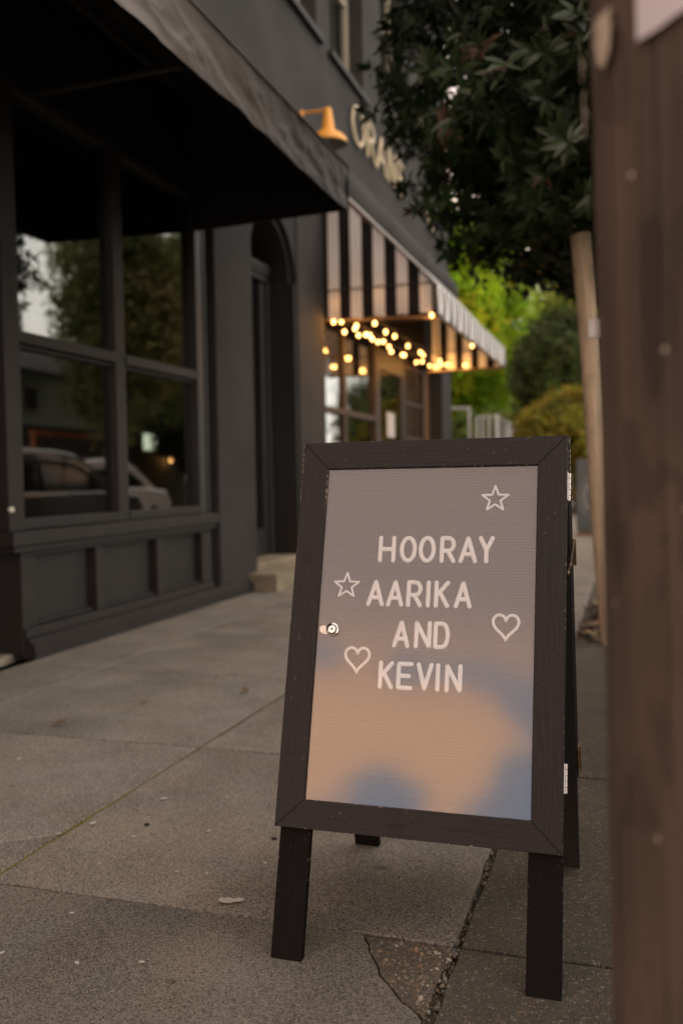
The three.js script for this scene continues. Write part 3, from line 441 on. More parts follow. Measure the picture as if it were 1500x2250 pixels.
{
  const glow = std([0.05, 0.04, 0.03], 0.4, { emissive: lin(1, 0.5, 0.15), emissiveIntensity: 12 }), bulbG = new THREE.SphereGeometry(0.019, 14, 10).scale(1, 1.25, 1), sockG = new THREE.CylinderGeometry(0.011, 0.013, 0.045, 8).translate(0, 0.044, 0);
  const wire = std([0.02, 0.018, 0.016], 0.6);
  const strings = [
    ['string of warm bulbs along the shop lintel under the striped awning', [[-3.25, 2.77, -9.99], [-3.2, 2.79, -10.12], [-3.22, 2.7, -10.3], [-3.17, 2.77, -10.55], [-3.2, 2.73, -10.8], [-3.16, 2.77, -11.02], [-3.18, 2.79, -11.24], [-3.15, 2.74, -11.5], [-3.15, 2.75, -12.06], [-3.2, 2.76, -13.0], [-3.25, 2.78, -14.1]]],
    ['second string of warm bulbs hung in front of the lintel under the striped awning', [[-3.0, 2.72, -10.05], [-2.98, 2.66, -10.35], [-3.0, 2.66, -10.7], [-2.97, 2.68, -11.1], [-3.0, 2.62, -11.6], [-3.0, 2.66, -12.3], [-3.0, 2.7, -13.4]]],
    ['third string of warm bulbs hung lowest between the lintel and the striped cloth', [[-2.8, 2.74, -10.1], [-2.78, 2.7, -10.5], [-2.8, 2.72, -11.0], [-2.78, 2.68, -11.6], [-2.8, 2.7, -12.4], [-2.78, 2.72, -13.6]]],
    ['string of warm bulbs inside the near end of the striped awning', [[-3.2, 2.98, -10.08], [-2.76, 3.03, -10.08], [-2.3, 3.0, -10.06]]],
    ['string of warm bulbs inside the long front of the striped awning', [[-2.13, 2.77, -10.02], [-2.17, 2.87, -11.7], [-2.16, 2.8, -12.8], [-2.17, 2.86, -13.4], [-2.16, 2.86, -14.6]]],
    ['string of warm bulbs at the far end of the striped awning', [[-3.25, 2.95, -14.6], [-3.3, 2.86, -15.3], [-3.2, 2.85, -15.34], [-3.1, 2.87, -15.3], [-3.02, 2.87, -15.35], [-2.72, 2.85, -15.38]]]];
  for (const [label, pts] of strings) {
    const s = group('string_light', null, pts[0]); tag(s, label, 'string lights', 'string lights under the striped awning');
    const L = pts.map((p) => [p[0] - pts[0][0], p[1] - pts[0][1], p[2] - pts[0][2]]);
    mesh('cable', tube(L.flatMap((p, i) => i ? [[(p[0] + L[i - 1][0]) / 2, Math.max(p[1], L[i - 1][1]) + 0.05, (p[2] + L[i - 1][2]) / 2], [p[0], p[1] + 0.08, p[2]]] : [[p[0], p[1] + 0.08, p[2]]]), 0.005, 0.005, 5, 60), wire, s);
    for (const p of L) { const b = mesh('bulb', bulbG, glow, s); b.position.set(...p); const k = mesh('socket', sockG, wire, b); const pl = new THREE.PointLight(new THREE.Color(1, 0.43, 0.1), 0.2); pl.position.set(...p); pl.castShadow = true; pl.shadow.radius = 1.4; s.add(pl); }
  }
}

// ---------------------------------------------------------------- the A-frame letter board sign
{
  const W = 0.604, H = 0.862, T = 16 * Math.PI / 180, T2 = 14.8 * Math.PI / 180, ox = -0.4441, oz = -2.1, top = 1.0891, zf = -2.0563, zr = -2.1355;
  const sg = group('sandwich_board', null, [ox, 0, oz]); tag(sg, 'dark wooden A-frame letter board standing in the foreground of the sidewalk', 'sign');
  const t18 = 0.018;
  function leaf(front) {
    const g = group('door_panel', sg, [0, top, (front ? zf : zr) - oz]); g.rotation.order = 'YXZ'; g.rotation.set(front ? -T : -T2, front ? 0 : Math.PI, 0);
    const l = -W / 2, r = W / 2, il = l + 0.063, ir = r - 0.0625, it = -0.0645, ib = -H + 0.0595;
    const rail = (pts, mat, along) => {
      const e = extrude(new THREE.Shape(pts.map(([x, y]) => V2(x, y))), t18, 0.0016).translate(0, 0, -t18), p = e.attributes.position, uv = e.attributes.uv;
      for (let i = 0; i < p.count; i++) { const x = p.getX(i), y = p.getY(i); if (along === 'l') uv.setXY(i, -y / H, (x - l) / 0.063); if (along === 'r') uv.setXY(i, -y / H, (r - x) / 0.0625); if (along === 't') uv.setXY(i, (x - l) / W * 0.7, -y / 0.0645); if (along === 'b') uv.setXY(i, (x - l) / W * 0.7, (y + H) / 0.0595); }
      mesh('rail', e, mat, g);
    };
    const k = 0.0002;
    rail([[l, -H + k], [il, ib + k], [il, it - k], [l, -k]], railMats[0], 'l'); rail([[r, -k], [ir, it - k], [ir, ib + k], [r, -H + k]], railMats[1], 'r');
    rail([[l + k, 0], [il + k, it], [ir - k, it], [r - k, 0]], railMats[2], 't'); rail([[r - k, -H], [ir - k, ib], [il + k, ib], [l + k, -H]], railMats[3], 'b');
    // ribbed letter board set in the frame
    const n = 116, rib = [], h = (it - ib) / n;
    for (let i = 0; i < n; i++) { const y = it - i * h; rib.push([y - 0.0004, -0.012], [y - h + 0.0017, -0.012], [y - h + 0.0013, -0.0136], [y - h + 0.0002, -0.0136]); }
    const pos = [], nor = [], idx = []; rib.forEach(([y, z]) => pos.push(il - 0.001, y, z, ir + 0.001, y, z)); for (let i = 0; i < rib.length - 1; i++) idx.push(i * 2, i * 2 + 2, i * 2 + 1, i * 2 + 1, i * 2 + 2, i * 2 + 3);
    let bg2 = new THREE.BufferGeometry(); bg2.setAttribute('position', new THREE.Float32BufferAttribute(pos, 3)); bg2.setIndex(idx); bg2 = bg2.toNonIndexed(); bg2.computeVertexNormals();
    mesh('letter_board', uvm(bg2), feltMat, g); mesh('backing', bx(l + 0.05, r - 0.05, -H + 0.05, -0.05, -0.0178, -0.0145, 0), frameBlack, g);
    const bead = std([0.10, 0.07, 0.045], 0.6);
    mesh('bead', merge([bx(il - 0.002, il + 0.0025, ib, it, -0.0085, -0.0062, 0), bx(ir - 0.0012, ir + 0.002, ib, it, -0.0085, -0.0062, 0)]), bead, g);
    mesh('acrylic_pane', bx(il - 0.003, ir + 0.003, ib - 0.003, it + 0.003, -0.0062, -0.0047, 0), acrylic, g);
    return [g, il, ir, it, ib];
  }
  const feltMat = std([0.085, 0.066, 0.058], 0.9);
  const acrylic = new THREE.MeshPhysicalMaterial({ color: lin(0.93, 0.92, 0.91), roughness: 0.075, transmission: 1, thickness: 0, ior: 1.72 });
  const [g] = leaf(true); leaf(false);
  // white letters: rounded strokes between [u0,u1] x [v0,v1] measured on the board
  const white = std([0.86, 0.89, 0.91], 0.5), S = 0.99, R = 0.0051;
  const stroke = (pts, box, closed = false, rad = R, n) => {
    const [a, b, c, d] = box, q = pts.map(([x, y]) => [(lerp(a + rad, b - rad, x) - 0.305) * S, -lerp(d - rad, c + rad, y) * S, 0]);
    const straight = q.length === 2, t = tube(q, rad, rad, 8, n ?? (straight ? 1 : q.length * 5), closed), out = [t];
    if (!closed) for (const e of [q[0], q[q.length - 1]]) out.push(new THREE.SphereGeometry(rad, 8, 6).translate(...e));
    return out;
  };
  const flat = (list) => merge(list.flat()).scale(1, 1, 0.42).translate(0, 0, -0.0119);
  const lines = (...ls) => (box) => flat(ls.map((l) => l.length === 2 ? stroke(l, box) : poly(l, box)));
  const poly = (l, box) => l.slice(1).flatMap((p, i) => stroke([l[i], p], box));
  const oval = (x0, x1, y0, y1, a0, a1, n = 14) => Array.from({ length: n + 1 }, (_, i) => { const a = lerp(a0, a1, i / n) * Math.PI; return [(x0 + x1) / 2 + (x1 - x0) / 2 * Math.cos(a), (y0 + y1) / 2 + (y1 - y0) / 2 * Math.sin(a)]; });
  const bowl = [[0, 1], [0.55, 1], ...oval(0.1, 1, 0.44, 1, 0.4, -0.4, 8), [0.55, 0.44], [0, 0.44]];
  const G = {
    H: lines([[0, 0], [0, 1]], [[1, 0], [1, 1]], [[0, 0.5], [1, 0.5]]), O: (b) => flat([stroke(oval(0, 1, 0, 1, 0, 2, 24).slice(0, -1), b, true, R, 60)]),
    R: (b) => flat([stroke([[0, 0], [0, 1]], b), poly(bowl, b), stroke([[0.5, 0.44], [1, 0]], b)]), A: lines([[0, 0], [0.5, 1]], [[0.5, 1], [1, 0]], [[0.17, 0.3], [0.83, 0.3]]),
    Y: lines([[0, 1], [0.5, 0.48]], [[1, 1], [0.5, 0.48]], [[0.5, 0.48], [0.5, 0]]), I: lines([[0.5, 0], [0.5, 1]]), K: lines([[0, 0], [0, 1]], [[1, 1], [0, 0.4]], [[0.32, 0.58], [1, 0]]),
    N: lines([[0, 0], [0, 1]], [[0, 1], [1, 0]], [[1, 0], [1, 1]]), D: (b) => flat([poly([[0, 0], [0, 1], [0.52, 1], ...oval(0.1, 1, 0, 1, 0.38, -0.38, 10), [0.52, 0], [0, 0]], b)]),
    E: lines([[0, 0], [0, 1]], [[0, 1], [1, 1]], [[0, 0.5], [0.82, 0.5]], [[0, 0], [1, 0]]), V: lines([[0, 1], [0.5, 0]], [[0.5, 0], [1, 1]]),
  };
  const rows = [['HOORAY', [0.1935, 0.2346], [0.2434, 0.2834], [0.2869, 0.3265], [0.335, 0.3715], [0.3775, 0.4195], [0.421, 0.4569], 0.2228, 0.2847], ['AARIKA', [0.1723, 0.2138], [0.2181, 0.2585], [0.264, 0.301], [0.3085, 0.3188], [0.3265, 0.3618], [0.3709, 0.4111], 0.3237, 0.385], ['AND', [0.237, 0.2772], [0.2862, 0.3253], [0.3288, 0.366], 0.4138, 0.4752], ['KEVIN', [0.2098, 0.2449], [0.2508, 0.2889], [0.2948, 0.3333], [0.3367, 0.3489], [0.3579, 0.3964], 0.5044, 0.5661]];
  for (const row of rows) { const [v0, v1] = row.slice(-2); [...row[0]].forEach((c, i) => { const [u0, u1] = row[i + 1]; mesh('letter', G[c]([u0, u1, v0, v1]), white, g); }); }
  const star = (box) => { const q = []; for (let k = 0; k < 10; k++) { const a = Math.PI / 2 + k * Math.PI / 5, d = k % 2 ? 0.4 : 1; q.push([0.5 + 0.525 * d * Math.cos(a), 0.45 + 0.55 * d * Math.sin(a)]); } q.push(q[0]); return merge(q.slice(1).flatMap((p, i) => stroke([q[i], p], box, false, 0.0024))).scale(1, 1, 0.6).translate(0, 0, -0.0119); };
  const heart = (box) => { const q = []; for (let k = 0; k <= 40; k++) { const t = k / 40 * 2 * Math.PI; q.push([0.5 + 0.5 * Math.sin(t) ** 3, 0.455 + (13 * Math.cos(t) - 5 * Math.cos(2 * t) - 2 * Math.cos(3 * t) - Math.cos(4 * t)) / 28.5 * 0.98]); } return merge(q.slice(1).flatMap((p, i) => stroke([q[i], p], box, false, 0.0034))).scale(1, 1, 0.5).translate(0, 0, -0.0119); };
  mesh('star', star([0.4231, 0.4865, 0.1066, 0.166]), white, g); mesh('star', star([0.0928, 0.156, 0.3072, 0.3661]), white, g);
  mesh('heart', heart([0.4544, 0.5165, 0.3853, 0.4466]), white, g); mesh('heart', heart([0.1286, 0.1909, 0.4678, 0.5289]), white, g);
  // cylinder lock on the pane
  const lx = (0.1012 - 0.305) * S, ly = -0.4405 * S, lock = new THREE.LatheGeometry([[0, 0.0095], [0.0078, 0.0095], [0.0088, 0.0088], [0.0092, 0.006], [0.0112, 0.005], [0.0146, 0.0045], [0.0152, 0.003], [0.0152, 0]].map(([x, y]) => V2(x, y)).reverse(), 32).rotateX(Math.PI / 2).translate(lx, ly, -0.0046);
  mesh('lock', lock, chrome, g); mesh('keyhole', merge([bx(lx - 0.0045, lx + 0.0045, ly - 0.0009, ly + 0.0009, 0.0044, 0.0053, 0), bx(lx - 0.001, lx + 0.001, ly - 0.003, ly + 0.003, 0.0045, 0.00555, 0)]), blackPaintAndShade, g);
  mesh('lock_ring', new THREE.TorusGeometry(0.0098, 0.0012, 6, 28).translate(lx, ly, 0.0007), blackPaintAndShade, g);
  mesh('lock_bracket', merge([new THREE.CylinderGeometry(0.0085, 0.0085, 0.0016, 20).rotateX(Math.PI / 2).translate(lx - 0.0225, ly, -0.0036), bx(lx - 0.024, lx - 0.004, ly - 0.011, ly - 0.005, -0.0044, -0.0028, 0.0005)]), std([0.62, 0.58, 0.53], 0.3, { metalness: 0.6 }), g);
  // legs: full-length stiles cut level on the pavement
  const leg = (front, x0, x1, mat) => {
    const s = front ? 1 : -1, th = front ? T : T2, z0 = (front ? zf : zr) - oz, tan = Math.tan(th), c = Math.cos(th), a = 0.0186 / c, b = 0.037 / c, zz = (y, o) => z0 + s * ((top - y) * tan - o);
    const sh = new THREE.Shape([V2(zz(0, a), 0.001), V2(zz(top - 0.004, a), top - 0.004), V2(zz(top - 0.004, b), top - 0.004), V2(zz(0, b), 0.001)]);
    const e = extrude(sh, x1 - x0, 0.0014).rotateY(-Math.PI / 2).translate(x1, 0, 0), p = e.attributes.position, uv = e.attributes.uv;
    for (let i = 0; i < p.count; i++) uv.setXY(i, p.getY(i) * 1.0, (p.getX(i) - x0) / (x1 - x0)); mesh('leg', e, mat, sg);
  };
  leg(true, -W / 2 + 0.0085, -W / 2 + 0.0745, legMat); leg(true, W / 2 - 0.067, W / 2 - 0.002, legMat); leg(false, -W / 2 + 0.006, -W / 2 + 0.071, legMat); leg(false, W / 2 - 0.071, W / 2 - 0.004, frameBlack);
  const cross = (front) => { const th = front ? T : T2, s = front ? 1 : -1, z = (y) => (front ? zf : zr) - oz + s * ((top - y) * Math.tan(th) - 0.029); for (const y of [1.055, 0.34]) mesh('cross_rail', bx(-W / 2 + 0.075, W / 2 - 0.075, y - 0.03, y + 0.03, z(y) - 0.008, z(y) + 0.008, 0.002), frameBlack, sg); };
  cross(true); cross(false);
  // hinges on the right-hand edges, folding stay between the two leaves
  const hinge = (x, y0, y1, zc, tilt, mat) => {
    const L = y1 - y0, parts = [bx(-0.0009, 0.0009, -L / 2, L / 2, -0.016, -0.001, 0.0003), bx(-0.0009, 0.0009, -L / 2, L / 2, 0.001, 0.014, 0.0003)];
    for (let k = 0; k < 5; k++) parts.push(uvm(new THREE.CylinderGeometry(0.0036, 0.0036, L / 5 - 0.0012, 12).translate(0.0026, -L / 2 + (k + 0.5) * L / 5, 0)));
    for (const dy of [-0.38, 0, 0.38]) for (const dz of [-0.01, 0.009]) parts.push(uvm(new THREE.SphereGeometry(0.0024, 8, 6).scale(0.5, 1, 1).translate(0.0012, dy * L, dz)));
    mesh('hinge', merge(parts).rotateX(tilt).translate(x - ox, (y0 + y1) / 2, zc - oz), mat, sg);
  };
  const xr = ox + W / 2 + 0.0012, zd = (y) => zf + (top - y) * Math.tan(T) - 0.0195, zb = (y) => zr - (top - y) * Math.tan(T2) + 0.0195;
  hinge(xr, 0.946, 1.008, zd(0.977), -T, steel); hinge(xr, 0.366, 0.424, zd(0.395), -T, steel); hinge(xr, 0.946, 1.004, zb(0.975), T2, brass); hinge(xr, 0.27, 0.338, zb(0.304), T2, brass);
  const st = (p) => [p[0] - ox, p[1], p[2] - oz], xs = xr + 0.001;
  mesh('folding_stay', merge([bar(st([xs, 0.795, -2.01]), st([xs, 0.806, -2.075]), 0.0022, 0.007), bar(st([xs + 0.001, 0.805, -2.073]), st([xs + 0.001, 0.853, -2.215]), 0.0022, 0.007), uvm(new THREE.CylinderGeometry(0.004, 0.004, 0.004, 12).rotateZ(Math.PI / 2).translate(xs + 0.002 - ox, 0.806, -2.074 - oz)), uvm(new THREE.CylinderGeometry(0.004, 0.004, 0.004, 12).rotateZ(Math.PI / 2).translate(xs + 0.001 - ox, 0.795, -2.01 - oz)), uvm(new THREE.CylinderGeometry(0.0045, 0.0045, 0.005, 12).rotateZ(Math.PI / 2).translate(xs - ox, 0.853, -2.215 - oz)), bar(st([xs, 0.853, -2.215]), st([xs, 0.79, -2.232]), 0.0022, 0.007)]), brass, sg);
}

// ---------------------------------------------------------------- utility pole close to the camera, tree stake, street tree
{
  const pt = tex(512, 1024, (i, j) => { const u = i / 512, v = j / 1024, f = fbm(u * 46, v * 7, 0, 5, 601), b = fbm(u * 9, v * 16, 0, 5, 611); let k = 0.42 + 0.7 * f + 0.75 * (b - 0.4); if (fbm(u * 16, v * 30, 0, 3, 631) > 0.66) k *= 0.68; if (fbm(u * 34, v * 2.2, 0, 2, 621) > 0.72) k *= 0.55; return [0.083 * k * (0.95 + 0.12 * b), 0.059 * k, 0.043 * k]; });
  const pb = tex(512, 1024, (i, j) => fbm(i / 512 * 60, j / 1024 * 5, 0, 4, 601), false);
  const cx = 0.146, cz = -0.86, R = 0.157;
  const p = group('utility_pole', null, [cx, 0, cz]); p.rotation.z = 0.018; tag(p, 'thick brown wooden utility pole close by at the right edge', 'pole');
  const g = new THREE.CylinderGeometry(R - 0.012, R + 0.004, 7.5, 96, 60, true), q = g.attributes.position; 
  for (let i = 0; i < q.count; i++) { const x = q.getX(i), y = q.getY(i), z = q.getZ(i), a = Math.atan2(z, x), d = 1 + 0.016 * (fbm3(Math.cos(a) * 4, y * 0.9, Math.sin(a) * 4, 3, 3) - 0.5) + 0.01 * (fbm3(Math.cos(a) * 14, y * 1.3, Math.sin(a) * 14, 2, 9) - 0.5); q.setX(i, x * d); q.setZ(i, z * d); }
  g.computeVertexNormals(); g.translate(0, 3.75, 0);
  mesh('shaft', g, std([1, 1, 1], 0.85, { map: rep(pt, 2, 3.4), bumpMap: rep(pb, 2, 3.4), bumpScale: 0.006 }), p);
  const th = (a) => [Math.cos(a), Math.sin(a)]; // around the pole, in its axes
  const nailM = std([0.3, 0.26, 0.2], 0.5), r = rng(12);
  for (const [a, y] of [[2.5, 1.24], [2.3, 1.1], [2.42, 0.72], [2.75, 0.9], [2.2, 0.98]]) { const [c, s] = th(a); mesh('nail', new THREE.SphereGeometry(0.0032, 8, 6).translate(c * R, y, s * R), nailM, p); }
  const patch = (a0, a1, y0, y1, f, off) => sheet(24, 16, (u, v) => { const a = lerp(a0, a1, u), rr = R + off + 0.002 * (vn(u * 6, v * 4) - 0.3), [c, s] = th(a), y = lerp(y0, y1, v) + f(u, v); return [c * rr, y, s * rr]; });
  mesh('paper_scrap', patch(2.72, 2.56, 1.345, 1.372, (u, v) => (1 - v) * 0.012 * Math.sin(u * 3.14) * -1 + 0.004 * vn(u * 9, v * 9), 0.009), std([0.42, 0.37, 0.3], 0.9), p);
  mesh('paper_scrap', patch(3.12, 3.0, 1.35, 1.37, (u, v) => 0.004 * vn(u * 5, v * 7), 0.008), std([0.45, 0.41, 0.35], 0.9), p);
  mesh('paper_scrap', patch(3.08, 2.95, 1.298, 1.335, (u, v) => 0.006 * vn(u * 5, v * 7), 0.008), std([0.3, 0.28, 0.25], 0.9), p);
  const nt = mesh('paper_notice', patch(1.5, 2.38, 1.335, 1.62, (u, v) => (1 - v) * (0.012 - 0.012 * u) + 0.002 * Math.sin(u * 12), 0.008).rotateZ(0.018).translate(cx, 0, cz), std([0.52, 0.5, 0.53], 0.9)); tag(nt, 'blank lower corner of a pale paper notice fixed to the brown pole', 'notice');
}
const barkTex = tex(256, 512, (i, j) => { const k = 0.5 + 0.9 * fbm(i / 256 * 20, j / 512 * 6, 0, 4, 701); return [0.06 * k, 0.045 * k, 0.036 * k]; });
const bark = std([1, 1, 1], 0.9, { map: barkTex });
{
  const st = tex(256, 1024, (i, j) => { const u = i / 256, v = j / 1024, f = fbm(u * 40, v * 6, 0, 4, 801), b = fbm(u * 4, v * 12, 0, 4, 811); let k = 0.62 + 0.45 * f + 0.35 * (b - 0.5); const kn = Math.hypot(((u * 3) % 1 - 0.5) * 3, ((v * 6 + 0.3) % 1 - 0.5) * 4); if (kn < 0.5) k *= 0.72 + 0.5 * kn; return [0.56 * k, 0.44 * k, 0.3 * k]; });
  const s = group('tree_stake', null, [-0.145, -0.02, -5.62]); tag(s, 'leaning round wooden tree stake with a small grey metal plate', 'post');
  const g = new THREE.CylinderGeometry(0.06, 0.058, 2.45, 28, 24, false), p = g.attributes.position; for (let i = 0; i < p.count; i++) { const y = p.getY(i), f = 1 + 0.06 * (fbm3(p.getX(i) * 9, y * 1.5, p.getZ(i) * 9, 3, 4) - 0.5); p.setX(i, p.getX(i) * f + 0.006 * Math.sin(y * 2.6)); p.setZ(i, p.getZ(i) * f); if (y > 1.2) p.setY(i, y + 0.02 * (p.getX(i)) * 3); }
  g.computeVertexNormals(); g.translate(0, 1.2, 0).rotateZ(0.0655);
  mesh('post', g, std([1, 1, 1], 0.85, { map: rep(st, 1, 1.5) }), s);
  mesh('metal_plate', bx(-0.118, -0.028, 1.808, 1.915, 0.058, 0.066, 0.003), std([0.5, 0.49, 0.47], 0.5, { metalness: 0.5 }), s); for (const y of [1.83, 1.893]) mesh('screw', new THREE.SphereGeometry(0.006, 8, 6).translate(-0.085, y, 0.067), steel, s);
}
function crown(parent, name, { centre, rad, n, seed, geo, mat, tones, lumps = 3, shell = 0.35, scale = [0.8, 1.3], drop = () => false, tilt = 0.9, outline }) { // foliage as countless clusters through the crown's volume
  const r = rng(seed), list = [];
  let guard = 0;
  while (list.length < n && guard++ < n * 30) {
    const d = V(r() * 2 - 1, r() * 2 - 1, r() * 2 - 1); if (d.lengthSq() > 1 || d.lengthSq() < 0.01) continue;
    const dir = d.clone().normalize(), lump = 0.72 + 0.5 * fbm3(dir.x * lumps + 5, dir.y * lumps + 5, dir.z * lumps + 5, 3, seed), rr = Math.pow(r(), shell) * lump;
    const P = V(centre[0] + dir.x * rr * rad[0], centre[1] + dir.y * rr * rad[1], centre[2] + dir.z * rr * rad[2]);
    if (drop(P, dir, rr / lump, r)) continue;
    const up = dir.clone().multiplyScalar(tilt).add(V((r() - 0.5) * 0.8, 0.35 + (r() - 0.5) * 0.6, (r() - 0.5) * 0.8)).normalize(), q = new THREE.Quaternion().setFromUnitVectors(V(0, 1, 0), up).multiply(new THREE.Quaternion().setFromAxisAngle(V(0, 1, 0), r() * 6.283));
    const clump = fbm3(P.x * 2 / rad[0], P.y * 2 / rad[1], P.z * 2 / rad[2], 2, seed + 3), t = clamp(clump * 1.6 - 0.3 + (r() - 0.5) * 0.5);
    list.push({ P, q, s: lerp(scale[0], scale[1], r()), c: mix3(tones[0], tones[1], t).map((x) => x * (0.8 + 0.4 * r())) });
  }
  return list;
}
function instanced(parent, name, list, geo, mat) { const im = new THREE.InstancedMesh(geo, mat, list.length), m = new THREE.Matrix4(); list.forEach((o, k) => { m.compose(o.P, o.q, V(o.s, o.s, o.s)); im.setMatrixAt(k, m); im.setColorAt(k, lin(...o.c)); }); im.name = name; im.userData.kind = 'stuff'; im.castShadow = im.receiveShadow = true; parent.add(im); return im; }
// the evergreen street tree: whorls of long leaves
{
  const base = [0.1, -0.02, -6.6], t = group('street_tree', null, base); tag(t, 'dark evergreen street tree with whorled leaves behind the wooden stake', 'tree');
  mesh('trunk', tube([[0, 0, 0], [0.03, 0.8, 0.02], [-0.02, 1.7, 0.0], [-0.05, 2.5, 0.05]], 0.075, 0.05, 12, 16), bark, t);
  const r = rng(33), limb = (a, b, c, r0) => mesh('branch', tube([a, b, c], r0, 0.008, 7, 10), bark, t);
  for (let k = 0; k < 16; k++) { const a = k * 2.4, h = 1.75 + 0.06 * k, R = 0.9 + 0.5 * r(); limb([-0.02, h, 0.02], [Math.cos(a) * R * 0.45, h + 0.45, Math.sin(a) * R * 0.5], [Math.cos(a) * R, h + 0.7 + 0.9 * r(), Math.sin(a) * R * 1.1], 0.03); }
  const one = [0, 1, 2, 3].map((k) => leafShape(0.1, 0.0125 + 0.001 * k, 5, 0.1 + 0.12 * k, 0.3)), whorl = (seed) => { const q = rng(seed), out = []; for (let k = 0; k < 10; k++) { const g = one[k % 4].clone(), L = 0.7 + 0.45 * q(); g.scale(L, L, L * 1.1).rotateZ(0.75 - 0.85 * (k % 3) / 2 + 0.3 * (q() - 0.5)).translate(0.006, -0.012 * (k % 3), 0).rotateY(k * 2.4 + q()); out.push(g); } return out; };
  const leafM = phys([1, 1, 1], 0.5, { specularIntensity: 0.6, transmission: 0.18, thickness: 0 });
  const whorls = [1, 2, 3].map((s) => merge(whorl(s)));
  const C = [0.11, 3.62, 0.0];
  const list = crown(t, 'foliage', { centre: C, rad: [1.95, 1.9, 2.1], n: 9600, seed: 17, tones: [[0.008, 0.017, 0.005], [0.034, 0.066, 0.015]], lumps: 2.2, shell: 0.5, scale: [0.85, 1.25], tilt: 0.9,
    drop: (P, d, f) => P.y < 2.12 + 0.25 * fbm(P.x * 2 + 9, P.z * 2, 0, 2, 5) - 0.12 * P.x || (P.y < 2.7 && f < 0.5) });
  list.forEach((o) => { if (hash2(Math.round(o.P.x * 999), Math.round(o.P.y * 999), 3) > 0.98) o.c = [0.09, 0.05, 0.025]; });
  // the whorls nearest the camera are built leaf by leaf
  const eye = V(0 - base[0], 1 - base[1], 0 - base[2]), near = list.map((o, i) => [o.P.distanceTo(eye) + 0.6 * Math.max(0, o.P.x + 0.1) * 4 + (o.P.y > 3.35 ? 2 : 0), i]).sort((a, b) => a[0] - b[0]).slice(0, 30).map((x) => x[1]), isNear = new Set(near);
  const mats = [[0.014, 0.028, 0.009], [0.024, 0.046, 0.013], [0.036, 0.064, 0.018], [0.07, 0.045, 0.022]].map((c) => phys(c, 0.42, { transmission: 0.18, thickness: 0 }));
  const leafSets = [1, 2, 3].map((s) => whorl(s));
  for (const i of near) { const o = list[i], m = new THREE.Matrix4().compose(o.P, o.q, V(o.s, o.s, o.s)); for (const [k, g] of leafSets[i % 3].entries()) { const l = mesh('leaf', g, mats[r() < 0.04 ? 3 : Math.floor(r() * 3)], t); l.applyMatrix4(m); } }
  const rest = list.filter((_, i) => !isNear.has(i));
  for (let s = 0; s < 3; s++) instanced(t, 'foliage', rest.filter((_, i) => i % 3 === s), whorls[s], leafM);
}
// ---------------------------------------------------------------- beyond the building: trees, fence, frame, second sign
const sprayGeo = (n, L, W, seed) => { const q = rng(seed), out = []; for (let k = 0; k < n; k++) out.push(leafShape(L * (0.7 + 0.6 * q()), W, 2, 0.3, 0.3).rotateZ((q() - 0.4) * 1.6).rotateY(q() * 6.283).translate((q() - 0.5) * L * 3, (q() - 0.5) * L * 2, (q() - 0.5) * L * 3)); return merge(out); };
const spray = sprayGeo(16, 0.13, 0.035, 3), bushSpray = sprayGeo(16, 0.09, 0.03, 5);
const softLeaf = phys([1, 1, 1], 0.85, { transmission: 0.45, thickness: 0, specularIntensity: 0.25 });
function tree(name, label, cat, base, trunkH, r0, opt, grp) {
  const t = group(name, null, base); tag(t, label, cat, grp);
  const r = rng(opt.seed + 1), c = opt.centre;
  mesh('trunk', tube([[0, -0.1, 0], [0.1, trunkH * 0.5, 0.05], [c[0] * 0.5, trunkH, c[2] * 0.5], [c[0], c[1] + opt.rad[1] * 0.5, c[2]]], r0, r0 * 0.3, 8, 14), bark, t);
  for (let k = 0; k < 9; k++) { const a = k * 2.4 + r(), R = 0.7; mesh('branch', tube([[c[0] * 0.4, trunkH * (0.8 + 0.06 * k), c[2] * 0.4], [Math.cos(a) * opt.rad[0] * R * 0.5 + c[0], trunkH + (c[1] - trunkH) * (0.4 + 0.1 * k), Math.sin(a) * opt.rad[2] * R * 0.5 + c[2]], [Math.cos(a) * opt.rad[0] * R + c[0], c[1] + opt.rad[1] * (0.1 * k - 0.4), Math.sin(a) * opt.rad[2] * R + c[2]]], r0 * 0.4, 0.012, 6, 8), bark, t); }
  instanced(t, 'crown', crown(t, 'crown', opt), opt.geo ?? spray, opt.mat ?? softLeaf); return t;
}
tree('green_tree', 'bright yellow-green tree beyond the end of the charcoal building', 'tree', [-6.3, 0, -31], 3.0, 0.22, { centre: [0, 6.3, 0], rad: [3.4, 4.3, 3.2], n: 3600, seed: 41, tones: [[0.2, 0.33, 0.012], [0.55, 0.72, 0.03]], lumps: 3.2, shell: 0.5, scale: [1.2, 2.1] });
tree('dark_tree', 'dark green tree left of the wooden stake beyond the fence', 'tree', [-2.1, 0, -27], 1.6, 0.18, { centre: [0.2, 3.9, 0], rad: [1.5, 1.7, 1.6], n: 2000, seed: 43, tones: [[0.03, 0.05, 0.013], [0.1, 0.14, 0.03]], lumps: 3, shell: 0.45, scale: [1.0, 1.6] });
tree('green_tree', 'tall mid-green tree standing farthest behind the wooden stake', 'tree', [-1.2, 0, -42], 3.4, 0.25, { centre: [0, 7.0, 0], rad: [4.2, 4.6, 3.6], n: 3200, seed: 47, tones: [[0.1, 0.16, 0.02], [0.26, 0.33, 0.05]], lumps: 3, shell: 0.5, scale: [1.4, 2.4] });
tree('bush', 'olive rust-tinged bush above the chain-link fence', 'bush', [-1.55, 0, -24], 0.5, 0.06, { centre: [0, 1.75, 0], rad: [1.55, 1.35, 1.5], n: 2300, seed: 51, geo: bushSpray, tones: [[0.12, 0.13, 0.012], [0.36, 0.27, 0.025]], lumps: 3, shell: 0.5, scale: [1.2, 2.0] });
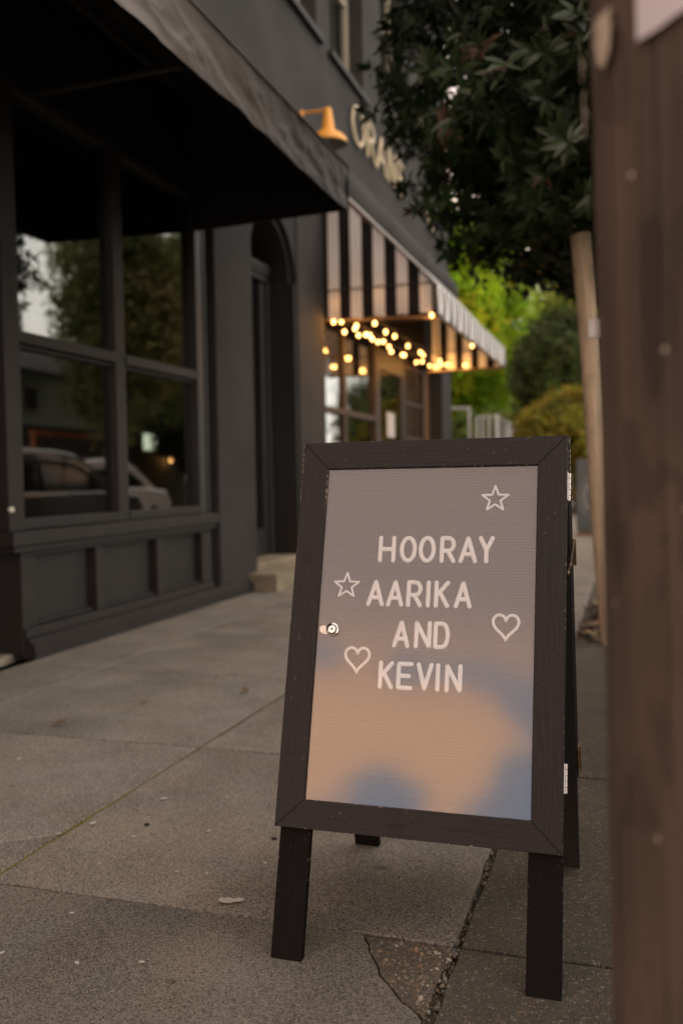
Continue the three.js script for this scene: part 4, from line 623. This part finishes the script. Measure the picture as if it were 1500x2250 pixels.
tree('bush', 'green bush just right of the end of the charcoal building', 'bush', [-4.0, 0, -26], 0.4, 0.06, { centre: [0, 1.45, 0], rad: [1.9, 1.4, 1.4], n: 2200, seed: 53, geo: bushSpray, tones: [[0.06, 0.11, 0.018], [0.2, 0.27, 0.045]], lumps: 3, shell: 0.5, scale: [1.2, 2.0] });
tree('bush', 'dense dark bush low beside the wooden stake', 'bush', [-0.55, 0, -29], 0.4, 0.06, { centre: [0, 1.3, 0], rad: [1.6, 1.4, 1.4], n: 1900, seed: 57, geo: bushSpray, tones: [[0.025, 0.035, 0.014], [0.07, 0.08, 0.022]], lumps: 3, shell: 0.5, scale: [1.2, 2.0] });
{
  const woods = group('woodland', null, [-8, 0, -62]); tag(woods, 'far-off mass of pale green trees closing the street', 'woodland', null, 'stuff');
  const l = []; for (let k = 0; k < 7; k++) l.push(...crown(woods, 'crown', { centre: [-14 + k * 5.2, 4.4 + 1.2 * (k % 3), -(k % 2) * 5], rad: [4, 4.6, 3.4], n: 1300, seed: 300 + k, tones: [[0.05, 0.075, 0.02], [0.13, 0.17, 0.05]], shell: 0.5, scale: [2, 3.4] }));
  instanced(woods, 'foliage', l, spray, softLeaf);
}
{
  const f = group('chain_link_fence', null, [-2.87, 0, -20]); tag(f, 'pale chain-link fence with tall posts past the corner of the building', 'fence');
  const pale = std([0.5, 0.5, 0.49], 0.5, { metalness: 0.3 }), h = 2.32, dirx = -0.031, wires = [];
  const P = (s, y) => s < 0 ? [s, y, 0] : [dirx * s, y, -s];
  for (const s of [-0.42, -0.3, -0.16, 0, 3, 6, 9, 12, 15, 18, 21, 24, 27, 30]) mesh('post', tube([P(s, -0.15), P(s, s < 0 ? h - 0.05 : h)], s === 0 ? 0.04 : 0.028, undefined, 8, 1), pale, f);
  mesh('top_rail', tube([P(0, h - 0.04), P(30, h - 0.04)], 0.022, 0.022, 6, 1), pale, f); mesh('top_rail', tube([P(-0.42, h - 0.05), P(0, h - 0.05)], 0.02, 0.02, 6, 1), pale, f);
  for (let s = -0.42; s < 30; s += s < 0 ? 0.06 : 0.09) for (const d of [1, -1]) { let a = s, b = s + d * (h - 0.1); let y0 = 0.05, y1 = h - 0.05; if (s < 0) { b = clamp(b, -0.42, 0); y1 = y0 + Math.abs(b - a); } else if (b < 0) { y1 = y0 + a; b = 0; } if (y1 - y0 > 0.05) wires.push(bar(P(a, y0), P(b, y1), 0.006)); }
  const w = mesh('wire_mesh', merge(wires), pale, f); w.userData.kind = 'stuff';
}
{
  const g = group('metal_frame', null, [-3.49, 0, -20.2]); tag(g, 'thin pale metal frame standing just past the building corner', 'frame'); const m = std([0.5, 0.49, 0.47], 0.5);
  mesh('upright', bx(-0.03, 0.03, -0.15, 2.52, -0.03, 0.03, 0.006), m, g); mesh('top_bar', bx(-2.2, -0.031, 2.46, 2.52, -0.03, 0.03, 0.006), m, g);
}
{
  const g = group('sandwich_board', null, [-0.54, 0, -15.6]); tag(g, 'blue-grey A-frame sign with a ring emblem, far off behind the stake', 'sign');
  const m = std([0.085, 0.1, 0.108], 0.6), pale = std([0.42, 0.43, 0.42], 0.7);
  for (const s of [1, -1]) { const p = mesh('panel', bx(-0.4, 0.4, 0.06, 1.24, -0.014, 0.014, 0.006), m, g); p.position.z = s * 0.16; p.rotation.x = -s * 0.13; p.position.y = 0.01; }
  const marks = [], r = rng(4); // lettering too blurred to read: short strokes round a ring
  for (let k = 0; k < 34; k++) { const a = k / 34 * 6.283, h = 0.05 + 0.015 * r(); if (k % 17 === 4) continue; marks.push(bx(-0.011, 0.011, -h / 2, h / 2, 0, 0.003, 0).rotateZ(a - Math.PI / 2).translate(0.06 + 0.34 * Math.cos(a), 0.62 + 0.34 * Math.sin(a), 0.0145)); }
  const e = mesh('emblem_lettering', merge(marks), pale, g); e.position.set(0, 0.01, 0.16); e.rotation.x = -0.13;
  const rg = mesh('emblem_ring', merge([new THREE.TorusGeometry(0.43, 0.008, 6, 60), new THREE.TorusGeometry(0.25, 0.006, 6, 48)]).scale(1, 1, 0.4).translate(0.06, 0.62, 0.0155), std([0.2, 0.22, 0.23], 0.6), g); rg.position.copy(e.position); rg.rotation.copy(e.rotation);
  for (const s of [1, -1]) mesh('foot', bx(-0.4, 0.4, 0, 0.055, s * 0.3 - 0.03, s * 0.3 + 0.03, 0.006), std([0.22, 0.14, 0.09], 0.7), g);
}
{
  const g = group('street_sign', null, [-0.39, 0, -14]); tag(g, 'small red and white sign seen between the stake and the pole', 'sign');
  mesh('post', new THREE.CylinderGeometry(0.018, 0.018, 1.62, 10).translate(0, 0.81, -0.03), steel, g); mesh('red_plate', bx(-0.05, 0.05, 1.5, 1.62, -0.004, 0.004, 0.003), std([0.5, 0.03, 0.025], 0.5), g); mesh('white_plate', bx(-0.05, 0.05, 1.365, 1.455, -0.004, 0.004, 0.003), std([0.6, 0.6, 0.6], 0.5), g); mesh('white_plate', bx(-0.05, 0.05, 1.24, 1.33, -0.004, 0.004, 0.003), std([0.6, 0.6, 0.6], 0.5), g);
}
// ---------------------------------------------------------------- across the street, seen mirrored in the shop window, with one added unseen car
function car(label, x, zNear, len, paint, cat = 'car') { // length along -z from zNear; tail (low end) at the far side
  const c = group('parked_car', null, [x, -0.125, zNear]); tag(c, label, cat);
  const pm = phys(paint, 0.35, { clearcoat: 1, clearcoatRoughness: 0.05 }), gl = phys([0.012, 0.014, 0.014], 0.05), dark = std([0.015, 0.015, 0.016], 0.7);
  const k = len / 4.4, S = (pts) => { const s = new THREE.Shape(); s.moveTo(pts[0][0] * k, pts[0][1]); s.splineThru(pts.slice(1).map(([a, b]) => V2(a * k, b))); return s; };
  const W = 1.72, ex = (s, w, b) => extrude(s, w - 2 * b, b, { bevelSegments: 3, bevelOffset: 0 }).rotateY(Math.PI / 2).translate(-(w / 2 - b), 0, 0);
  const bodyS = new THREE.Shape(); [[0.05, 0.35], [0.02, 0.62], [0.1, 0.86], [0.9, 0.95], [3.3, 0.93], [4.2, 0.85], [4.38, 0.62], [4.36, 0.32], [3.98, 0.24], [3.9, 0.5], [3.6, 0.66], [3.3, 0.5], [3.22, 0.22], [1.22, 0.22], [1.14, 0.5], [0.84, 0.66], [0.54, 0.5], [0.46, 0.24]].forEach(([a, b], i) => i ? bodyS.lineTo(a * k, b) : bodyS.moveTo(a * k, b));
  mesh('body', ex(bodyS, W, 0.07), pm, c);
  mesh('glasshouse', ex(S([[0.25, 0.9], [0.5, 1.2], [0.95, 1.44], [1.7, 1.5], [2.6, 1.45], [3.2, 1.22], [3.75, 0.9]]), W - 0.2, 0.12), gl, c);
  const roof = new THREE.Shape(); roof.moveTo(0.62 * k, 1.33); roof.splineThru([V2(0.95 * k, 1.475), V2(1.7 * k, 1.535), V2(2.6 * k, 1.485), V2(3.2 * k, 1.25), V2(3.78 * k, 0.93)]); roof.lineTo(3.66 * k, 0.93); roof.splineThru([V2(3.15 * k, 1.2), V2(2.6 * k, 1.41), V2(1.7 * k, 1.46), V2(0.95 * k, 1.4), V2(0.68 * k, 1.27)]);
  mesh('roof', ex(roof, W - 0.16, 0.1), pm, c);
  for (const s of [-1, 1]) mesh('pillar', bar([s * (W / 2 - 0.1), 0.92, -1.95 * k], [s * (W / 2 - 0.13), 1.45, -1.85 * k], 0.03, 0.09), dark, c);
  for (const zz of [0.84, 3.6]) for (const s of [-1, 1]) { const w = group('wheel', c, [s * (W / 2 - 0.1), 0.32, -zz * k]); mesh('tyre', new THREE.TorusGeometry(0.24, 0.085, 10, 24).rotateY(Math.PI / 2), dark, w); mesh('rim', new THREE.CylinderGeometry(0.2, 0.2, 0.1, 20).rotateZ(Math.PI / 2), steel, w); }
  for (const s of [-1, 1]) { mesh('tail_light', new RoundedBoxGeometry(0.28, 0.12, 0.06, 2, 0.025).translate(s * 0.62, 0.75, -4.4 * k), std([0.25, 0.015, 0.012], 0.3), c); mesh('headlight', new RoundedBoxGeometry(0.3, 0.13, 0.06, 2, 0.025).translate(s * 0.6, 0.68, -0.0 * k), std([0.5, 0.5, 0.5], 0.2), c); }
  mesh('number_plate', bx(-0.2, 0.2, 0.5, 0.61, -4.45 * k, -4.43 * k, 0.003), std([0.5, 0.5, 0.48], 0.5), c);
  c.userData.note = undefined; delete c.userData.note; return c;
}
car('dark parked car mirrored in the lower left window pane', 1.95, -9.1, 4.75, [0.018, 0.017, 0.018]);
car('unseen dark grey car added at the kerb to block low side light', 1.98, -1.0, 4.7, [0.04, 0.042, 0.045]);  // added out of view to keep low sky light from under the sign
car('silver-white parked car mirrored in the lower right window pane', 4.6, -15.4, 4.3, [0.6, 0.6, 0.6]);
{
  const h = group('house', null, [13.3, 0, -31]); tag(h, 'pale green house across the street mirrored in the shop window', 'house');
  const wall = std([0.3, 0.4, 0.37], 0.8), tr = std([0.3, 0.29, 0.27], 0.6), lit = std([0.1, 0.1, 0.08], 0.5, { emissive: lin(0.85, 0.95, 0.68), emissiveIntensity: 2.2 });
  mesh('wall', bx(0, 7, -0.2, 4.9, -8, 6, 0), wall, h); mesh('lower_wall', bx(-0.06, 0, -0.2, 3.05, -8, 6, 0), std([0.05, 0.05, 0.045], 0.8), h);
  mesh('roof', extrude(new THREE.Shape([V2(-0.5, 4.9), V2(3.5, 6.6), V2(7.5, 4.9)]), 14.8).translate(0, 0, -8.4), std([0.05, 0.045, 0.045], 0.9), h);
  for (const [z, y0, y1, w, mt] of [[-4.35, 2.35, 3.05, 0.62, lit], [-5.1, 2.35, 3.05, 0.62, lit], [3.6, 3.6, 4.3, 0.7, blackPaintAndShade], [0.4, 3.6, 4.3, 0.7, blackPaintAndShade]]) { const q = group('window', h); mesh('frame', bx(-0.1, -0.065, y0 - 0.07, y1 + 0.07, z - w / 2 - 0.07, z + w / 2 + 0.07, 0.005), tr, q); mesh('lit_pane', bx(-0.115, -0.101, y0, y1, z - w / 2, z + w / 2, 0), mt, q); }
  const or = std([0.35, 0.11, 0.03], 0.7); mesh('porch_rail', merge([bx(-1.6, -1.5, 2.55, 2.72, 0.2, 5.6, 0.01), bx(-1.6, -1.5, 0, 2.55, 0.2, 0.32, 0.01), bx(-1.6, -1.5, 0, 2.55, 5.4, 5.55, 0.01), bx(-1.6, -1.5, 1.3, 1.42, 0.32, 5.4, 0.01)]), or, h);
  const lamp = std([0.1, 0.06, 0.03], 0.5, { emissive: lin(1, 0.5, 0.15), emissiveIntensity: 8 });
  for (const [y, z] of [[2.25, -6.1], [1.95, -6.1]]) { mesh('porch_lamp', new THREE.SphereGeometry(0.12, 12, 10).translate(-0.3, y, z), lamp, h); const pl = new THREE.PointLight(new THREE.Color(1, 0.5, 0.15), 1); pl.position.set(-0.3, y, z); h.add(pl); }
}
tree('birch', 'weeping pale-leaved tree across the street, mirrored in the upper left pane', 'tree', [9.6, -0.1, -27.5], 3.5, 0.2, { centre: [0, 7.2, 0], rad: [2.5, 4.6, 2.5], n: 1800, seed: 61, tones: [[0.1, 0.13, 0.04], [0.38, 0.4, 0.16]], lumps: 3.4, shell: 0.6, scale: [1.3, 2.2], tilt: 0.2 });
tree('dark_tree', 'large dark tree across the street, mirrored in the upper right pane', 'tree', [9.8, -0.1, -35], 3.0, 0.28, { centre: [0, 7.4, 0], rad: [4.0, 5.0, 4.2], n: 2300, seed: 67, tones: [[0.08, 0.14, 0.04], [0.4, 0.52, 0.2]], lumps: 3, shell: 0.5, scale: [1.4, 2.4] });
tree('dark_tree', 'low dark tree across the street, mirrored behind the parked car', 'tree', [11, -0.1, -37], 1.6, 0.2, { centre: [0, 3.2, 0], rad: [2.2, 2.0, 3.0], n: 1800, seed: 71, tones: [[0.015, 0.025, 0.01], [0.05, 0.06, 0.02]], lumps: 3, shell: 0.5, scale: [1.2, 2.0] });

renderer.render(scene, camera);
